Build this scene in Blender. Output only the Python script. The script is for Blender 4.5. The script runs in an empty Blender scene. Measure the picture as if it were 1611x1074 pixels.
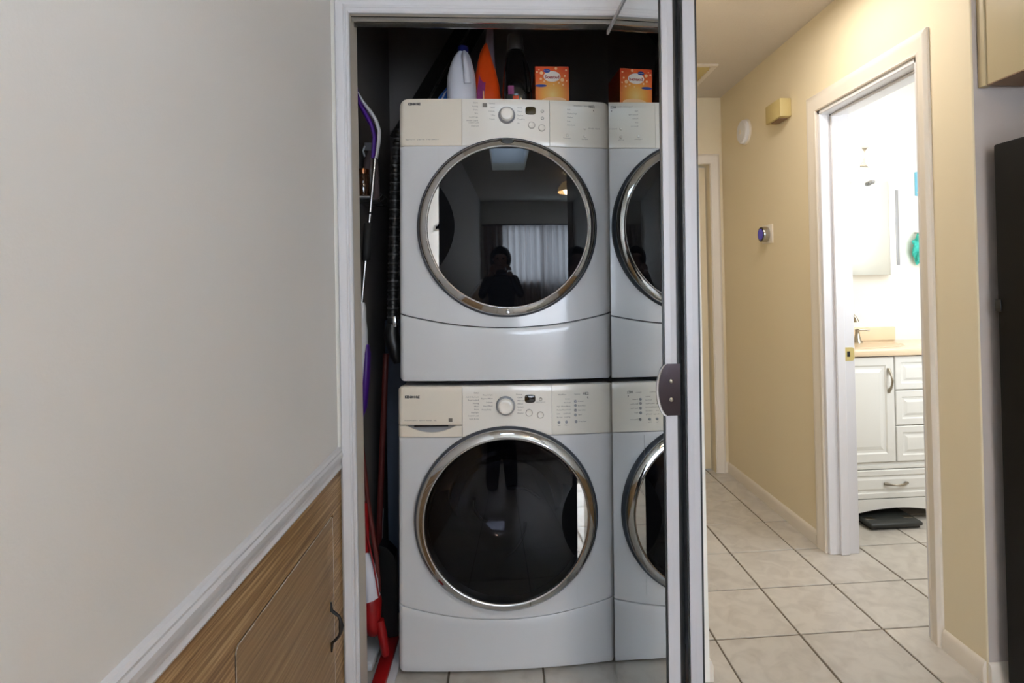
import bpy, bmesh, math, random
from mathutils import Vector, Matrix
random.seed(4)
S = bpy.context.scene
COL = S.collection
PI = math.pi

# ------------------------------------------------------------------ camera, world, lights, exposure
def make_camera():
    cam = bpy.data.cameras.new('camera'); o = bpy.data.objects.new('camera', cam); COL.objects.link(o)
    yaw, pitch, roll = .068, .0096, -.020
    f = Vector((math.sin(yaw)*math.cos(pitch), math.cos(yaw)*math.cos(pitch), math.sin(pitch)))
    r0 = Vector((math.cos(yaw), -math.sin(yaw), 0)); u0 = r0.cross(f)
    r = math.cos(roll)*r0 + math.sin(roll)*u0; u = -math.sin(roll)*r0 + math.cos(roll)*u0
    m = Matrix((r, u, -f)).transposed().to_4x4(); m.translation = (0, 0, 1.22)
    o.matrix_world = m
    cam.sensor_width = 36; cam.sensor_fit = 'HORIZONTAL'
    cam.lens = 906/1611*36
    cam.shift_x = (805.5-850)/1611; cam.shift_y = (439.2-537)/1611
    cam.clip_start = .02
    S.camera = o
make_camera()

w = bpy.data.worlds.new('world'); S.world = w; w.use_nodes = True
w.node_tree.nodes['Background'].inputs[0].default_value = (.75, .86, 1, 1)
w.node_tree.nodes['Background'].inputs[1].default_value = .6

def area(name, loc, rot, sx, sy, power, col):
    l = bpy.data.lights.new(name, 'AREA'); l.shape = 'RECTANGLE'; l.size = sx; l.size_y = sy
    l.energy = power; l.color = col
    o = bpy.data.objects.new(name, l); o.location = loc; o.rotation_euler = rot; COL.objects.link(o); return o
def point(name, loc, power, col, r=.05):
    l = bpy.data.lights.new(name, 'POINT'); l.energy = power; l.color = col; l.shadow_soft_size = r
    o = bpy.data.objects.new(name, l); o.location = loc; COL.objects.link(o); return o
SKY = (.80, .90, 1.0)
WARM = (1.0, .76, .48)
area('skylight_daylight', (.08, -.22, 2.74), (0, 0, 0), .40, .66, 16, (.58, .79, 1))
area('window_daylight', (.9, -2.68, 1.27), (PI/2, 0, 0), 1.8, 1.12, 460, (.52, .76, 1))
point('pendant_bulb', (.90, -.65, 2.16), 25, (1, .87, .70), .07)
area('bath_ceiling_fill', (2.3, 2.3, 2.37), (0, 0, 0), .6, .6, 5, (.95, .98, 1))  # added fill to brighten the bathroom, no fixture here
area('vanity_fill', (2.25, 1.78, 1.5), (PI/2, 0, 0), .7, .9, 16.5, (.86, .94, 1))  # added fill aimed at the vanity, no window behind it
area('hall_fill', (1.0, 2.08, 2.37), (0, 0, 0), .26, .26, 8.2, (1, .95, .90))  # added fill to brighten the hall, kept above the view

S.view_settings.view_transform = 'Standard'
S.view_settings.look = 'None'
S.view_settings.gamma = 1
S.view_settings.use_curve_mapping = False
S.view_settings.exposure = 0.06

# ------------------------------------------------------------------ materials
def srgb(r, g, b):
    return tuple(((c/255)/12.92 if c/255 <= .04045 else ((c/255+.055)/1.055)**2.4) for c in (r, g, b))
def M(name, col, rough=.5, metal=0, bump=None, var=(6, .04), spec=.5, coat=0, emit=0, alpha=1, aniso=None):
    m = bpy.data.materials.new(name); m.use_nodes = True
    nt = m.node_tree; b = nt.nodes['Principled BSDF']
    b.inputs['Roughness'].default_value = rough; b.inputs['Metallic'].default_value = metal
    b.inputs['Specular IOR Level'].default_value = spec; b.inputs['Coat Weight'].default_value = coat
    b.inputs['Coat Roughness'].default_value = .04
    tc = nt.nodes.new('ShaderNodeTexCoord')
    if var:
        n = nt.nodes.new('ShaderNodeTexNoise'); n.inputs['Scale'].default_value = var[0]; n.inputs['Detail'].default_value = 4
        nt.links.new(tc.outputs['Object'], n.inputs['Vector'])
        mx = nt.nodes.new('ShaderNodeMix'); mx.data_type = 'RGBA'
        k = var[1]
        mx.inputs[6].default_value = (*[c*(1-k) for c in col], 1); mx.inputs[7].default_value = (*[min(1, c*(1+k)) for c in col], 1)
        nt.links.new(n.outputs['Fac'], mx.inputs[0]); nt.links.new(mx.outputs[2], b.inputs['Base Color'])
    else:
        b.inputs['Base Color'].default_value = (*col, 1)
    if bump:
        n2 = nt.nodes.new('ShaderNodeTexNoise'); n2.inputs['Scale'].default_value = bump[0]; n2.inputs['Detail'].default_value = 3
        nt.links.new(tc.outputs['Object'], n2.inputs['Vector'])
        bp = nt.nodes.new('ShaderNodeBump'); bp.inputs['Strength'].default_value = bump[1]; bp.inputs['Distance'].default_value = bump[2] if len(bump) > 2 else .003
        nt.links.new(n2.outputs['Fac'], bp.inputs['Height']); nt.links.new(bp.outputs[0], b.inputs['Normal'])
    if emit:
        b.inputs['Emission Color'].default_value = (*col, 1); b.inputs['Emission Strength'].default_value = emit
    return m
def wood(name, dark, light, pale, axis_scale=(3, 3, 70), rough=.45):
    m = bpy.data.materials.new(name); m.use_nodes = True; nt = m.node_tree; b = nt.nodes['Principled BSDF']
    tc = nt.nodes.new('ShaderNodeTexCoord'); mp = nt.nodes.new('ShaderNodeMapping'); mp.inputs['Scale'].default_value = axis_scale
    nt.links.new(tc.outputs['Object'], mp.inputs[0])
    n = nt.nodes.new('ShaderNodeTexNoise'); n.inputs['Scale'].default_value = 1.6; n.inputs['Detail'].default_value = 8; n.inputs['Roughness'].default_value = .65
    nt.links.new(mp.outputs[0], n.inputs['Vector'])
    r = nt.nodes.new('ShaderNodeValToRGB'); e = r.color_ramp.elements
    e[0].position = .34; e[0].color = (*dark, 1); e[1].position = .68; e[1].color = (*pale, 1)
    x = e.new(.5); x.color = (*light, 1)
    nt.links.new(n.outputs['Fac'], r.inputs[0]); nt.links.new(r.outputs[0], b.inputs['Base Color'])
    b.inputs['Roughness'].default_value = rough
    bp = nt.nodes.new('ShaderNodeBump'); bp.inputs['Strength'].default_value = .25; bp.inputs['Distance'].default_value = .001
    nt.links.new(n.outputs['Fac'], bp.inputs['Height']); nt.links.new(bp.outputs[0], b.inputs['Normal'])
    return m
def tile_material():
    m = bpy.data.materials.new('ceramic_tile'); m.use_nodes = True; nt = m.node_tree; b = nt.nodes['Principled BSDF']
    tc = nt.nodes.new('ShaderNodeTexCoord'); oi = nt.nodes.new('ShaderNodeObjectInfo')
    ad = nt.nodes.new('ShaderNodeVectorMath'); ad.operation = 'ADD'
    ml = nt.nodes.new('ShaderNodeMath'); ml.operation = 'MULTIPLY'; ml.inputs[1].default_value = 37
    nt.links.new(oi.outputs['Random'], ml.inputs[0]); nt.links.new(tc.outputs['Object'], ad.inputs[0]); nt.links.new(ml.outputs[0], ad.inputs[1])
    n = nt.nodes.new('ShaderNodeTexNoise'); n.inputs['Scale'].default_value = 14; n.inputs['Detail'].default_value = 9; n.inputs['Distortion'].default_value = .9
    nt.links.new(ad.outputs[0], n.inputs['Vector'])
    r = nt.nodes.new('ShaderNodeValToRGB'); e = r.color_ramp.elements
    e[0].position = .30; e[0].color = (*srgb(186, 178, 168), 1); e[1].position = .60; e[1].color = (*srgb(203, 196, 186), 1)
    nt.links.new(n.outputs['Fac'], r.inputs[0])
    hv = nt.nodes.new('ShaderNodeHueSaturation'); mr = nt.nodes.new('ShaderNodeMapRange')
    mr.inputs[3].default_value = .95; mr.inputs[4].default_value = 1.04
    nt.links.new(oi.outputs['Random'], mr.inputs[0]); nt.links.new(mr.outputs[0], hv.inputs['Value']); nt.links.new(r.outputs[0], hv.inputs['Color'])
    nt.links.new(hv.outputs[0], b.inputs['Base Color'])
    b.inputs['Roughness'].default_value = .28
    return m
def tinted_glass(name, tint, gloss=1.0, rough=.015):
    m = bpy.data.materials.new(name); m.use_nodes = True; nt = m.node_tree
    for n in list(nt.nodes):
        if n.type != 'OUTPUT_MATERIAL': nt.nodes.remove(n)
    out = nt.nodes['Material Output']
    t = nt.nodes.new('ShaderNodeBsdfTransparent'); t.inputs[0].default_value = (*tint, 1)
    g = nt.nodes.new('ShaderNodeBsdfGlossy'); g.inputs['Roughness'].default_value = rough; g.inputs[0].default_value = (gloss, gloss, gloss, 1)
    fr = nt.nodes.new('ShaderNodeFresnel'); fr.inputs[0].default_value = 1.55
    mx = nt.nodes.new('ShaderNodeMixShader')
    nt.links.new(fr.outputs[0], mx.inputs[0]); nt.links.new(t.outputs[0], mx.inputs[1]); nt.links.new(g.outputs[0], mx.inputs[2])
    nt.links.new(mx.outputs[0], out.inputs[0])
    return m

m_wall_grey = M('wall_grey_paint', srgb(236, 232, 227), .6, bump=(220, .12, .002), var=(2, .015))
m_wall_yellow = M('wall_yellow_paint', srgb(228, 213, 182), .6, bump=(200, .10, .002), var=(2, .02))
m_wall_cream = M('wall_cream_paint', srgb(240, 236, 227), .6, bump=(200, .08, .002), var=(2, .01))
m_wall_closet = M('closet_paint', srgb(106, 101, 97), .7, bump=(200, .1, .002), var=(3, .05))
m_wall_kitchen = M('kitchen_wall_paint', srgb(192, 181, 174), .6, bump=(200, .1, .002), var=(2, .02))
m_ceiling = M('ceiling_texture', srgb(210, 199, 184), .9, bump=(90, .55, .006), var=(5, .03))
m_trim = M('white_trim_paint', srgb(222, 220, 222), .38, var=(8, .015))
m_doorwhite = M('door_frame_white', srgb(180, 179, 182), .35, var=(8, .015))
m_trim_warm = M('cream_trim_paint', srgb(226, 216, 202), .42, var=(8, .015))
m_grout = M('grout', srgb(112, 100, 86), .9, bump=(300, .2, .001), var=(20, .1))
m_tile = tile_material()
m_wood = wood('veneer_wood', srgb(118, 84, 46), srgb(166, 128, 80), srgb(212, 178, 130), (3, 2.0, 100))
m_wood2 = wood('hatch_veneer_wood', srgb(134, 102, 64), srgb(162, 128, 86), srgb(184, 152, 108), (3, 1.6, 90))
m_pale = M('bare_wood_edge', srgb(222, 212, 198), .8, var=(60, .25))
m_iron = M('black_iron', srgb(34, 30, 28), .4, .3, bump=(120, .2, .001))
m_white = M('white_enamel', srgb(205, 205, 206), .22, coat=.5, var=(3, .008))
m_cream = M('cream_plastic', srgb(224, 214, 198), .3, coat=.3, var=(3, .01))
m_console = M('console_white_plastic', srgb(228, 222, 212), .22, coat=.5, var=(3, .008))
m_body = M('cabinet_enamel', srgb(200, 200, 200), .35, var=(3, .01))
m_chrome = M('brushed_chrome', srgb(200, 200, 200), .07, 1, var=(40, .03))
m_bezel = M('bright_bezel', srgb(225, 225, 226), .24, 1, var=None)
m_steel = M('steel', srgb(176, 174, 170), .25, 1, var=(40, .04))
m_darkrim = M('dark_rim_plastic', srgb(70, 74, 82), .35, .3)
m_black = M('black_plastic', srgb(16, 16, 17), .4, var=(20, .1))
m_blackrub = M('black_rubber', srgb(20, 20, 20), .7, var=(20, .1))
m_glass = M('black_door_glass', (.004, .0045, .006), .025, spec=.30, var=None)
m_recess_shade = M('recess_shade_black', (.0015, .0015, .002), .5, spec=.05, var=None)  # near-black that paints shade into the door finger recesses
m_wglass = tinted_glass('smoked_door_glass', (.26, .26, .29), .42)
m_handle = M('mirror_handle_plate', srgb(205, 202, 196), .04, 1, var=None)
m_bowl = M('clear_bowl', srgb(70, 72, 78), .12, .2, var=None, coat=1)
m_drum = M('drum_steel', srgb(120, 122, 126), .3, .9)
m_mirror = M('mirror_silver', (.78, .80, .79), .0, 1, var=None)
m_print = M('printed_ink', srgb(38, 38, 42), .6, var=None)
m_print_soft = M('printed_ink_soft', srgb(112, 106, 100), .6, var=None)
m_badge = M('badge_black', srgb(24, 24, 24), .4, var=None)
m_lens = M('display_lens', srgb(64, 54, 30), .35, spec=.2, var=None)
m_lens2 = M('display_lens_dark', srgb(24, 20, 18), .08, var=None, coat=.5)
m_purple = M('purple_plastic', srgb(66, 24, 120), .35)
m_offwhite = M('offwhite_plastic', srgb(205, 204, 206), .4)
m_red = M('red_plastic', srgb(146, 18, 20), .38)
m_dkred = M('dark_red_wood', srgb(92, 30, 24), .5)
m_jug = M('milky_plastic', srgb(214, 214, 222), .4)
m_blue = M('blue_plastic', srgb(24, 30, 96), .4)
m_orange = M('orange_film', srgb(214, 72, 20), .28, bump=(25, .3, .01), var=(14, .18))
m_clear = M('cloudy_film', srgb(120, 104, 112), .25, bump=(25, .3, .01))
m_brass = M('brass', srgb(226, 208, 140), .3, .55)
m_nickel = M('brushed_nickel', srgb(160, 152, 138), .3, 1)
m_vanity = M('vanity_white', srgb(236, 234, 228), .35, var=(4, .01))
m_counter = M('counter_peach', srgb(232, 208, 176), .25, var=(12, .05), coat=.3)
m_fridge = M('fridge_black', (.0026, .0024, .0022), .5, spec=.16, bump=(400, .2, .001), var=(10, .1))
m_cab = M('cabinet_cream', srgb(186, 171, 138), .45, var=(4, .02))
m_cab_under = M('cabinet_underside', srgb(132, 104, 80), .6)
m_beige = M('beige_plastic', srgb(196, 176, 120), .5)
m_teal = M('teal_cloth', srgb(70, 196, 182), .9, bump=(80, .5, .004), var=(20, .15))
m_bluebox = M('pale_blue_card', srgb(120, 200, 232), .5)
m_scale = M('scale_black', srgb(42, 44, 42), .45)
def curtain_material():
    m = bpy.data.materials.new('curtain_cloth'); m.use_nodes = True; nt = m.node_tree; b = nt.nodes['Principled BSDF']; out = nt.nodes['Material Output']
    n = nt.nodes.new('ShaderNodeTexNoise'); n.inputs['Scale'].default_value = 8
    r = nt.nodes.new('ShaderNodeValToRGB'); r.color_ramp.elements[0].color = (*srgb(176, 156, 148), 1); r.color_ramp.elements[1].color = (*srgb(198, 182, 174), 1)
    t = nt.nodes.new('ShaderNodeBsdfTranslucent'); mx = nt.nodes.new('ShaderNodeMixShader'); mx.inputs[0].default_value = .55
    nt.links.new(n.outputs['Fac'], r.inputs[0]); nt.links.new(r.outputs[0], b.inputs['Base Color']); nt.links.new(r.outputs[0], t.inputs[0])
    b.inputs['Roughness'].default_value = .9
    nt.links.new(b.outputs[0], mx.inputs[1]); nt.links.new(t.outputs[0], mx.inputs[2]); nt.links.new(mx.outputs[0], out.inputs[0])
    return m
m_hood = M('dark_fleece', srgb(26, 26, 30), .95, bump=(150, .3, .003))
m_skin = M('skin', srgb(190, 140, 115), .5)

# ------------------------------------------------------------------ mesh helpers
OFF = {}
class MB:
    def __init__(s): s.v = []; s.f = []
    def add(s, vs, fs):
        n = len(s.v); s.v += [tuple(p) for p in vs]; s.f += [tuple(i+n for i in f) for f in fs]; return s
    def bm(s, b):
        b.verts.index_update(); return s.add([tuple(p.co) for p in b.verts], [[p.index for p in f.verts] for f in b.faces])
    def box(s, x0, x1, y0, y1, z0, z1, bev=0, seg=2):
        b = bmesh.new(); bmesh.ops.create_cube(b, size=1)
        for p in b.verts: p.co = ((x0+x1)/2+p.co.x*(x1-x0), (y0+y1)/2+p.co.y*(y1-y0), (z0+z1)/2+p.co.z*(z1-z0))
        if bev: bmesh.ops.bevel(b, geom=b.edges[:], offset=bev, segments=seg, profile=.5, affect='EDGES')
        s.bm(b); b.free(); return s
    def tube(s, pts, r, n=10, closed=False, flat=None):
        P = [Vector(p) for p in pts]; N = len(P); R = r if isinstance(r, (list, tuple)) else [r]*N
        vs = []; fs = []; prev = None
        for i in range(N):
            t = (P[min(i+1, N-1)]-P[max(i-1, 0)]).normalized()
            if prev is None:
                a = Vector((0, 0, 1)) if abs(t.z) < .9 else Vector((0, 1, 0))
                u = a.cross(t).normalized()
            else: u = (prev-t*prev.dot(t)).normalized()
            prev = u; v = t.cross(u)
            for k in range(n):
                a = 2*PI*k/n; vs.append(P[i]+R[i]*(math.cos(a)*u*(1 if not flat else flat)+math.sin(a)*v))
        for i in range(N-1):
            for k in range(n): fs.append((i*n+k, i*n+(k+1) % n, (i+1)*n+(k+1) % n, (i+1)*n+k))
        fs.append(tuple(range(n))[::-1]); fs.append(tuple(range((N-1)*n, N*n)))
        return s.add(vs, fs)
    def lathe(s, prof, o=(0, 0, 0), axis='z', n=32, cap0=False, cap1=False, sx=1, sy=1):
        o = Vector(o); vs = []; fs = []
        for (r, h) in prof:
            for k in range(n):
                a = 2*PI*k/n; c, d = r*math.cos(a)*sx, r*math.sin(a)*sy
                vs.append(o+Vector({'z': (c, d, h), 'y': (c, h, d), 'x': (h, c, d)}[axis]))
        for i in range(len(prof)-1):
            for k in range(n): fs.append((i*n+k, i*n+(k+1) % n, (i+1)*n+(k+1) % n, (i+1)*n+k))
        if cap0: fs.append(tuple(range(n)))
        if cap1: fs.append(tuple(range((len(prof)-1)*n, len(prof)*n)))
        return s.add(vs, fs)
    def grid(s, fn, us, vs_):
        vs = [fn(u, v) for u in us for v in vs_]; m = len(vs_)
        return s.add(vs, [(i*m+j, (i+1)*m+j, (i+1)*m+j+1, i*m+j+1) for i in range(len(us)-1) for j in range(m-1)])
    def prism(s, poly, mp, d0, d1):
        n = len(poly); vs = [mp(a, b, d0) for a, b in poly]+[mp(a, b, d1) for a, b in poly]
        fs = [tuple(range(n)), tuple(range(2*n-1, n-1, -1))]+[(i, i+n, (i+1) % n+n, (i+1) % n) for i in range(n)]
        return s.add(vs, fs)
    def mesh(s, name, off=None, smooth=35):
        me = bpy.data.meshes.new(name); o = Vector(off) if off is not None else Vector((0, 0, 0))
        me.from_pydata([Vector(p)-o for p in s.v], [], s.f)
        b = bmesh.new(); b.from_mesh(me)
        bmesh.ops.remove_doubles(b, verts=b.verts, dist=1e-6)
        bmesh.ops.dissolve_degenerate(b, edges=b.edges, dist=1e-7)
        bmesh.ops.recalc_face_normals(b, faces=b.faces); b.to_mesh(me); b.free()
        if smooth:
            me.shade_smooth(); me.set_sharp_from_angle(angle=math.radians(smooth))
        return me
    def build(s, name, mat, parent=None, smooth=35):
        off = OFF.get(parent.name) if parent else None
        me = s.mesh(name, off, smooth); me.materials.append(mat)
        o = bpy.data.objects.new(name, me); COL.objects.link(o)
        if parent:
            o.parent = parent
            if off is not None: OFF[o.name] = off
        return o
def tag(o, label=None, cat=None, group=None, kind=None):
    if label: o['label'] = label
    if cat: o['category'] = cat
    if group: o['group'] = group
    if kind: o['kind'] = kind
    return o
def thing(name, label, cat, loc=(0, 0, 0), rot=None, group=None, kind=None):
    o = bpy.data.objects.new(name, None); COL.objects.link(o); o.location = loc; o.empty_display_size = .05
    if rot: o.rotation_euler = rot
    else: OFF[o.name] = Vector(loc)
    return tag(o, label, cat, group, kind)
def struct(name, mb, mat, label, cat, smooth=35):
    return tag(mb.build(name, mat, None, smooth), label, cat, None, 'structure')
def lin(a, b, n): return [a+(b-a)*i/(n-1) for i in range(n)]
def text_into(mb, body, size, mp, align='LEFT', bold=0, depth=.0003, sx=1):
    cu = bpy.data.curves.new('t', 'FONT'); cu.body = body; cu.size = size; cu.align_x = align; cu.align_y = 'CENTER'
    cu.resolution_u = 1; cu.offset = bold
    o = bpy.data.objects.new('t', cu); COL.objects.link(o)
    bpy.context.view_layer.update()
    me = bpy.data.meshes.new_from_object(o.evaluated_get(bpy.context.evaluated_depsgraph_get()))
    mb.add([mp(v.co.x*sx, v.co.y) for v in me.vertices], [tuple(p.vertices) for p in me.polygons])
    bpy.data.objects.remove(o); bpy.data.curves.remove(cu); bpy.data.meshes.remove(me)
def casing(mb, a0, a1, top, prof, mp, sides=(1, 1, 1), bottom=0):
    """door casing round an opening: prof = [(outward, proud)]; sides = width scale left, top, right"""
    L, T, R_ = sides; n = len(prof)
    rings = [[mp(a0-u*L, bottom, v) for u, v in prof], [mp(a0-u*L, top+u*T, v) for u, v in prof],
             [mp(a1+u*R_, top+u*T, v) for u, v in prof], [mp(a1+u*R_, bottom, v) for u, v in prof]]
    vs = [p for r in rings for p in r]; fs = []
    for i in range(3):
        for k in range(n-1): fs.append((i*n+k, i*n+k+1, (i+1)*n+k+1, (i+1)*n+k))
    mb.add(vs, fs)
    return mb

# ------------------------------------------------------------------ room shell
LX, RX = -.487, 1.43
CY0, CY1 = 1.73, 1.81          # closet front wall
HZ = 2.40
struct('floor', MB().box(-.7, 3.0, -2.75, 3.8, -.06, -.004), m_grout, 'tiled floor running from the room into hall and bathroom', 'floor')
floor = bpy.data.objects['floor']
tm = MB().box(-.1455, .1455, -.148, .148, -.006, 0, .0015, 1).mesh('floor_tile'); tm.materials.append(m_tile)
for i in range(-5, 7):
    for j in range(-14, 7):
        cx_, cy_ = 1.0035+.298*(i+.5), 1.931+.303*(j+.5)
        if cx_ < -.6 or cx_ > 2.9 or cy_ < -2.6: continue
        t = bpy.data.objects.new('floor_tile', tm); COL.objects.link(t); t.parent = floor
        t.location = (cx_+random.uniform(-.0006, .0006), cy_, random.uniform(-.0004, .0004))
# left wall
struct('wall_left', MB().box(LX-.1, LX, -2.6, CY1, .0, HZ), m_wall_grey, 'long pale grey wall on the left above the wood panelling', 'wall')
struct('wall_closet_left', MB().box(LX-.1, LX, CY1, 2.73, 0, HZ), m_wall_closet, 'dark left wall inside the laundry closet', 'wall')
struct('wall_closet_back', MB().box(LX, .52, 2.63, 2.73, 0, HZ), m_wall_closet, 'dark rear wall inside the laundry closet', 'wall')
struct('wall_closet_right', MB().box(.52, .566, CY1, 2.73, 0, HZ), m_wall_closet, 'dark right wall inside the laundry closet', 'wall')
OPL, OPR, OPT = -.4315, .505, 2.032
struct('wall_front', MB().box(LX, OPL-.012, CY0, CY1, 0, HZ).box(OPR+.012, .612, CY0, CY1, 0, HZ).box(OPL-.012, OPR+.012, CY0, CY1, OPT+.012, HZ),
       m_wall_cream, 'wall with the closet opening and its white casing', 'wall')
struct('wall_hall_left', MB().box(.566, .612, CY1, 3.7, 0, HZ), m_wall_yellow, 'yellow left wall of the hallway behind the closet', 'wall')
# hall right wall with bathroom door
BY0, BY1, BT = 1.86, 2.485, 1.972
struct('wall_right', MB().box(RX, RX+.11, 1.644, BY0, 0, HZ).box(RX, RX+.11, BY1, 3.7, 0, HZ).box(RX, RX+.11, BY0, BY1, BT, HZ)
       .lathe([(.004, 0), (.004, HZ)], (RX+.004, 1.644, 0), n=16), m_wall_yellow, 'yellow right wall of the hallway with the bathroom doorway', 'wall')
# hall end wall with door
EY = 3.605
struct('wall_hall_end', MB().box(.612, .68, EY, EY+.1, 0, HZ).box(1.345, RX, EY, EY+.1, 0, HZ).box(.68, 1.345, EY, EY+.1, 1.97, HZ), m_wall_yellow, 'yellow wall closing the far end of the hallway', 'wall')
d2 = thing('door_2', 'narrow glimpse of cream door at far end of hallway', 'door', (.68, EY+.05, 0), kind='structure')
MB().box(.69, 1.335, EY+.05, EY+.085, .01, 1.96, .002).build('door_slab', m_wall_yellow, d2)
for z0, z1 in ((.15, .85), (1.0, 1.85)):
    for x0 in (.76, 1.05): MB().box(x0, x0+.21, EY+.044, EY+.052, z0, z1, .004).build('door_panel', m_wall_yellow, d2)
MB().lathe([(.0, -.06), (.02, -.058), (.027, -.04), (.02, -.025), (.01, -.02), (.01, 0), (.028, 0), (.028, .004)], (.75, EY+.048, .95), 'y', 16).build('door_knob', m_brass, d2)
# kitchen wall, room back and right walls, bathroom walls
struct('wall_kitchen', MB().box(RX+.004, 3.0, 1.64, 1.72, 0, HZ), m_wall_kitchen, 'short pale wall behind the black refrigerator', 'wall')
struct('wall_kitchen_right', MB().box(2.9, 3.0, -2.6, 1.64, 0, HZ), m_wall_kitchen, 'kitchen side wall beyond the refrigerator', 'wall')
struct('wall_back', MB().box(LX, .0, -2.7, -2.6, 0, HZ).box(1.8, 3.0, -2.7, -2.6, 0, HZ).box(0, 1.8, -2.7, -2.6, 0, .7).box(0, 1.8, -2.7, -2.6, 1.84, HZ), m_wall_grey, 'wall with the curtained window behind the viewpoint', 'wall')
struct('wall_bath_back', MB().box(RX+.11, 2.75, 3.14, 3.24, 0, HZ), m_wall_cream, 'bright white bathroom wall behind the vanity', 'wall')
struct('wall_bath_right', MB().box(2.75, 2.85, 1.72, 3.24, 0, HZ), m_wall_cream, 'white bathroom side wall', 'wall')
# ceiling with skylight shaft
SX0, SX1, SY0, SY1 = -.13, .29, -.56, .12
struct('ceiling', MB().box(-.6, SX0, -2.7, 3.72, HZ, HZ+.1).box(SX1, 3.0, -2.7, 3.72, HZ, HZ+.1).box(SX0, SX1, -2.7, SY0, HZ, HZ+.1).box(SX0, SX1, SY1, 3.72, HZ, HZ+.1),
       m_ceiling, 'cream textured ceiling over room and hallway', 'ceiling')
sk = thing('window_1', 'skylight shaft in the ceiling, mirrored in the dryer glass', 'skylight', (.08, -.22, HZ), kind='structure')
MB().box(SX0-.03, SX0, SY0-.03, SY1+.03, HZ+.1, HZ+.4).box(SX1, SX1+.03, SY0-.03, SY1+.03, HZ+.1, HZ+.4).box(SX0, SX1, SY0-.03, SY0, HZ+.1, HZ+.4).box(SX0, SX1, SY1, SY1+.03, HZ+.1, HZ+.4).box(SX0-.03, SX1+.03, SY0-.03, SY1+.03, HZ+.4, HZ+.43).build('shaft', m_trim, sk)
w2 = thing('window_2', 'curtained window behind the viewpoint, mirrored in the dryer glass', 'window', (.9, -2.6, .7), kind='structure')
MB().box(-.05, 0, -2.62, -2.57, .65, 1.89, .004).box(1.8, 1.85, -2.62, -2.57, .65, 1.89, .004).box(-.05, 1.85, -2.62, -2.57, 1.84, 1.89, .004).box(-.05, 1.85, -2.62, -2.55, .65, .7, .004).box(.88, .92, -2.66, -2.62, .7, 1.84, .004).build('window_frame', m_trim, w2)

# trims
prof_c = [(-.0, 0), (-.0, .010), (.003, .0135), (.009, .0135), (.0115, .0095), (.016, .0095), (.018, .0125), (.024, .0145), (.033, .0165), (.0385, .0165), (.042, .013), (.042, 0)]
struct('trim_1', casing(MB(), OPL, OPR, OPT, prof_c, lambda a, b, v: (a, CY0-v, b), (1.0, 1.5, 1.35)), m_trim, 'white moulded casing round the laundry closet opening', 'door casing')
struct('trim_2', MB().box(OPL-.012, OPL, CY0-.002, CY1, 0, OPT).box(OPR, OPR+.012, CY0-.002, CY1, 0, OPT).box(OPL-.012, OPR+.012, CY0-.002, CY1, OPT, OPT+.012), m_trim_warm, 'painted jamb lining the laundry closet opening', 'door jamb')
struct('trim_3', MB().box(OPL, OPR, 1.742, 1.748, OPT-.016, OPT).box(OPL, OPR, 1.778, 1.784, OPT-.016, OPT).box(OPL, OPR, 1.742, 1.784, OPT-.003, OPT-.0005), m_steel, 'metal bifold track under the closet header', 'track')
RZ = .690
prof_r = [(0, .0), (.006, .012), (.012, .015), (.018, .010), (.024, .009), (.036, .013), (.042, .019), (.052, .020), (.057, .015), (.062, .016), (.066, .010), (.066, 0)]
mb = MB(); ys = (-2.6, CY0-.0005)
mb.add([(LX+v, y, RZ+u) for y in ys for u, v in prof_r], [(k, k+1, k+1+len(prof_r), k+len(prof_r)) for k in range(len(prof_r)-1)]+[tuple(range(len(prof_r))), tuple(range(len(prof_r), 2*len(prof_r)))])
struct('trim_4', mb, m_trim, 'white chair rail running along the left wall', 'chair rail', 25)
# wood panelling under the rail, with the hatch opening
hy0, hy1, hz0, hz1 = 1.055, 1.640, .06, .592
struct('wall_left_panelling', MB().box(LX, LX+.008, -2.6, hy0-.003, 0, RZ+.001).box(LX, LX+.008, hy1+.003, CY0-.001, 0, RZ+.001).box(LX, LX+.008, hy0-.003, hy1+.003, hz1+.003, RZ+.001).box(LX, LX+.008, hy0-.003, hy1+.003, 0, hz0-.003),
       m_wood, 'brown streaked wood panelling under the chair rail', 'panelling')
d3 = thing('door_3', 'brown wooden hatch door set in panelling with black pull', 'hatch door', (LX, hy0, hz0), kind='structure')
poly = []
for (cy_, cz_, a0) in ((hy1-.012, hz1-.012, 0), (hy0+.014, hz1-.014, 90), (hy0+.014, hz0+.014, 180), (hy1-.012, hz0+.012, 270)):
    rr = .012 if cy_ > 1.4 else .014
    for k in range(5):
        a = math.radians(a0+k*22.5); poly.append((cy_+rr*math.cos(a), cz_+rr*math.sin(a)))
MB().prism(poly, lambda a, b, d: (d, a, b), LX+.0005, LX+.0085).build('hatch_panel', m_wood2, d3)
mb = MB()
pp = [p for p in poly]
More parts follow.
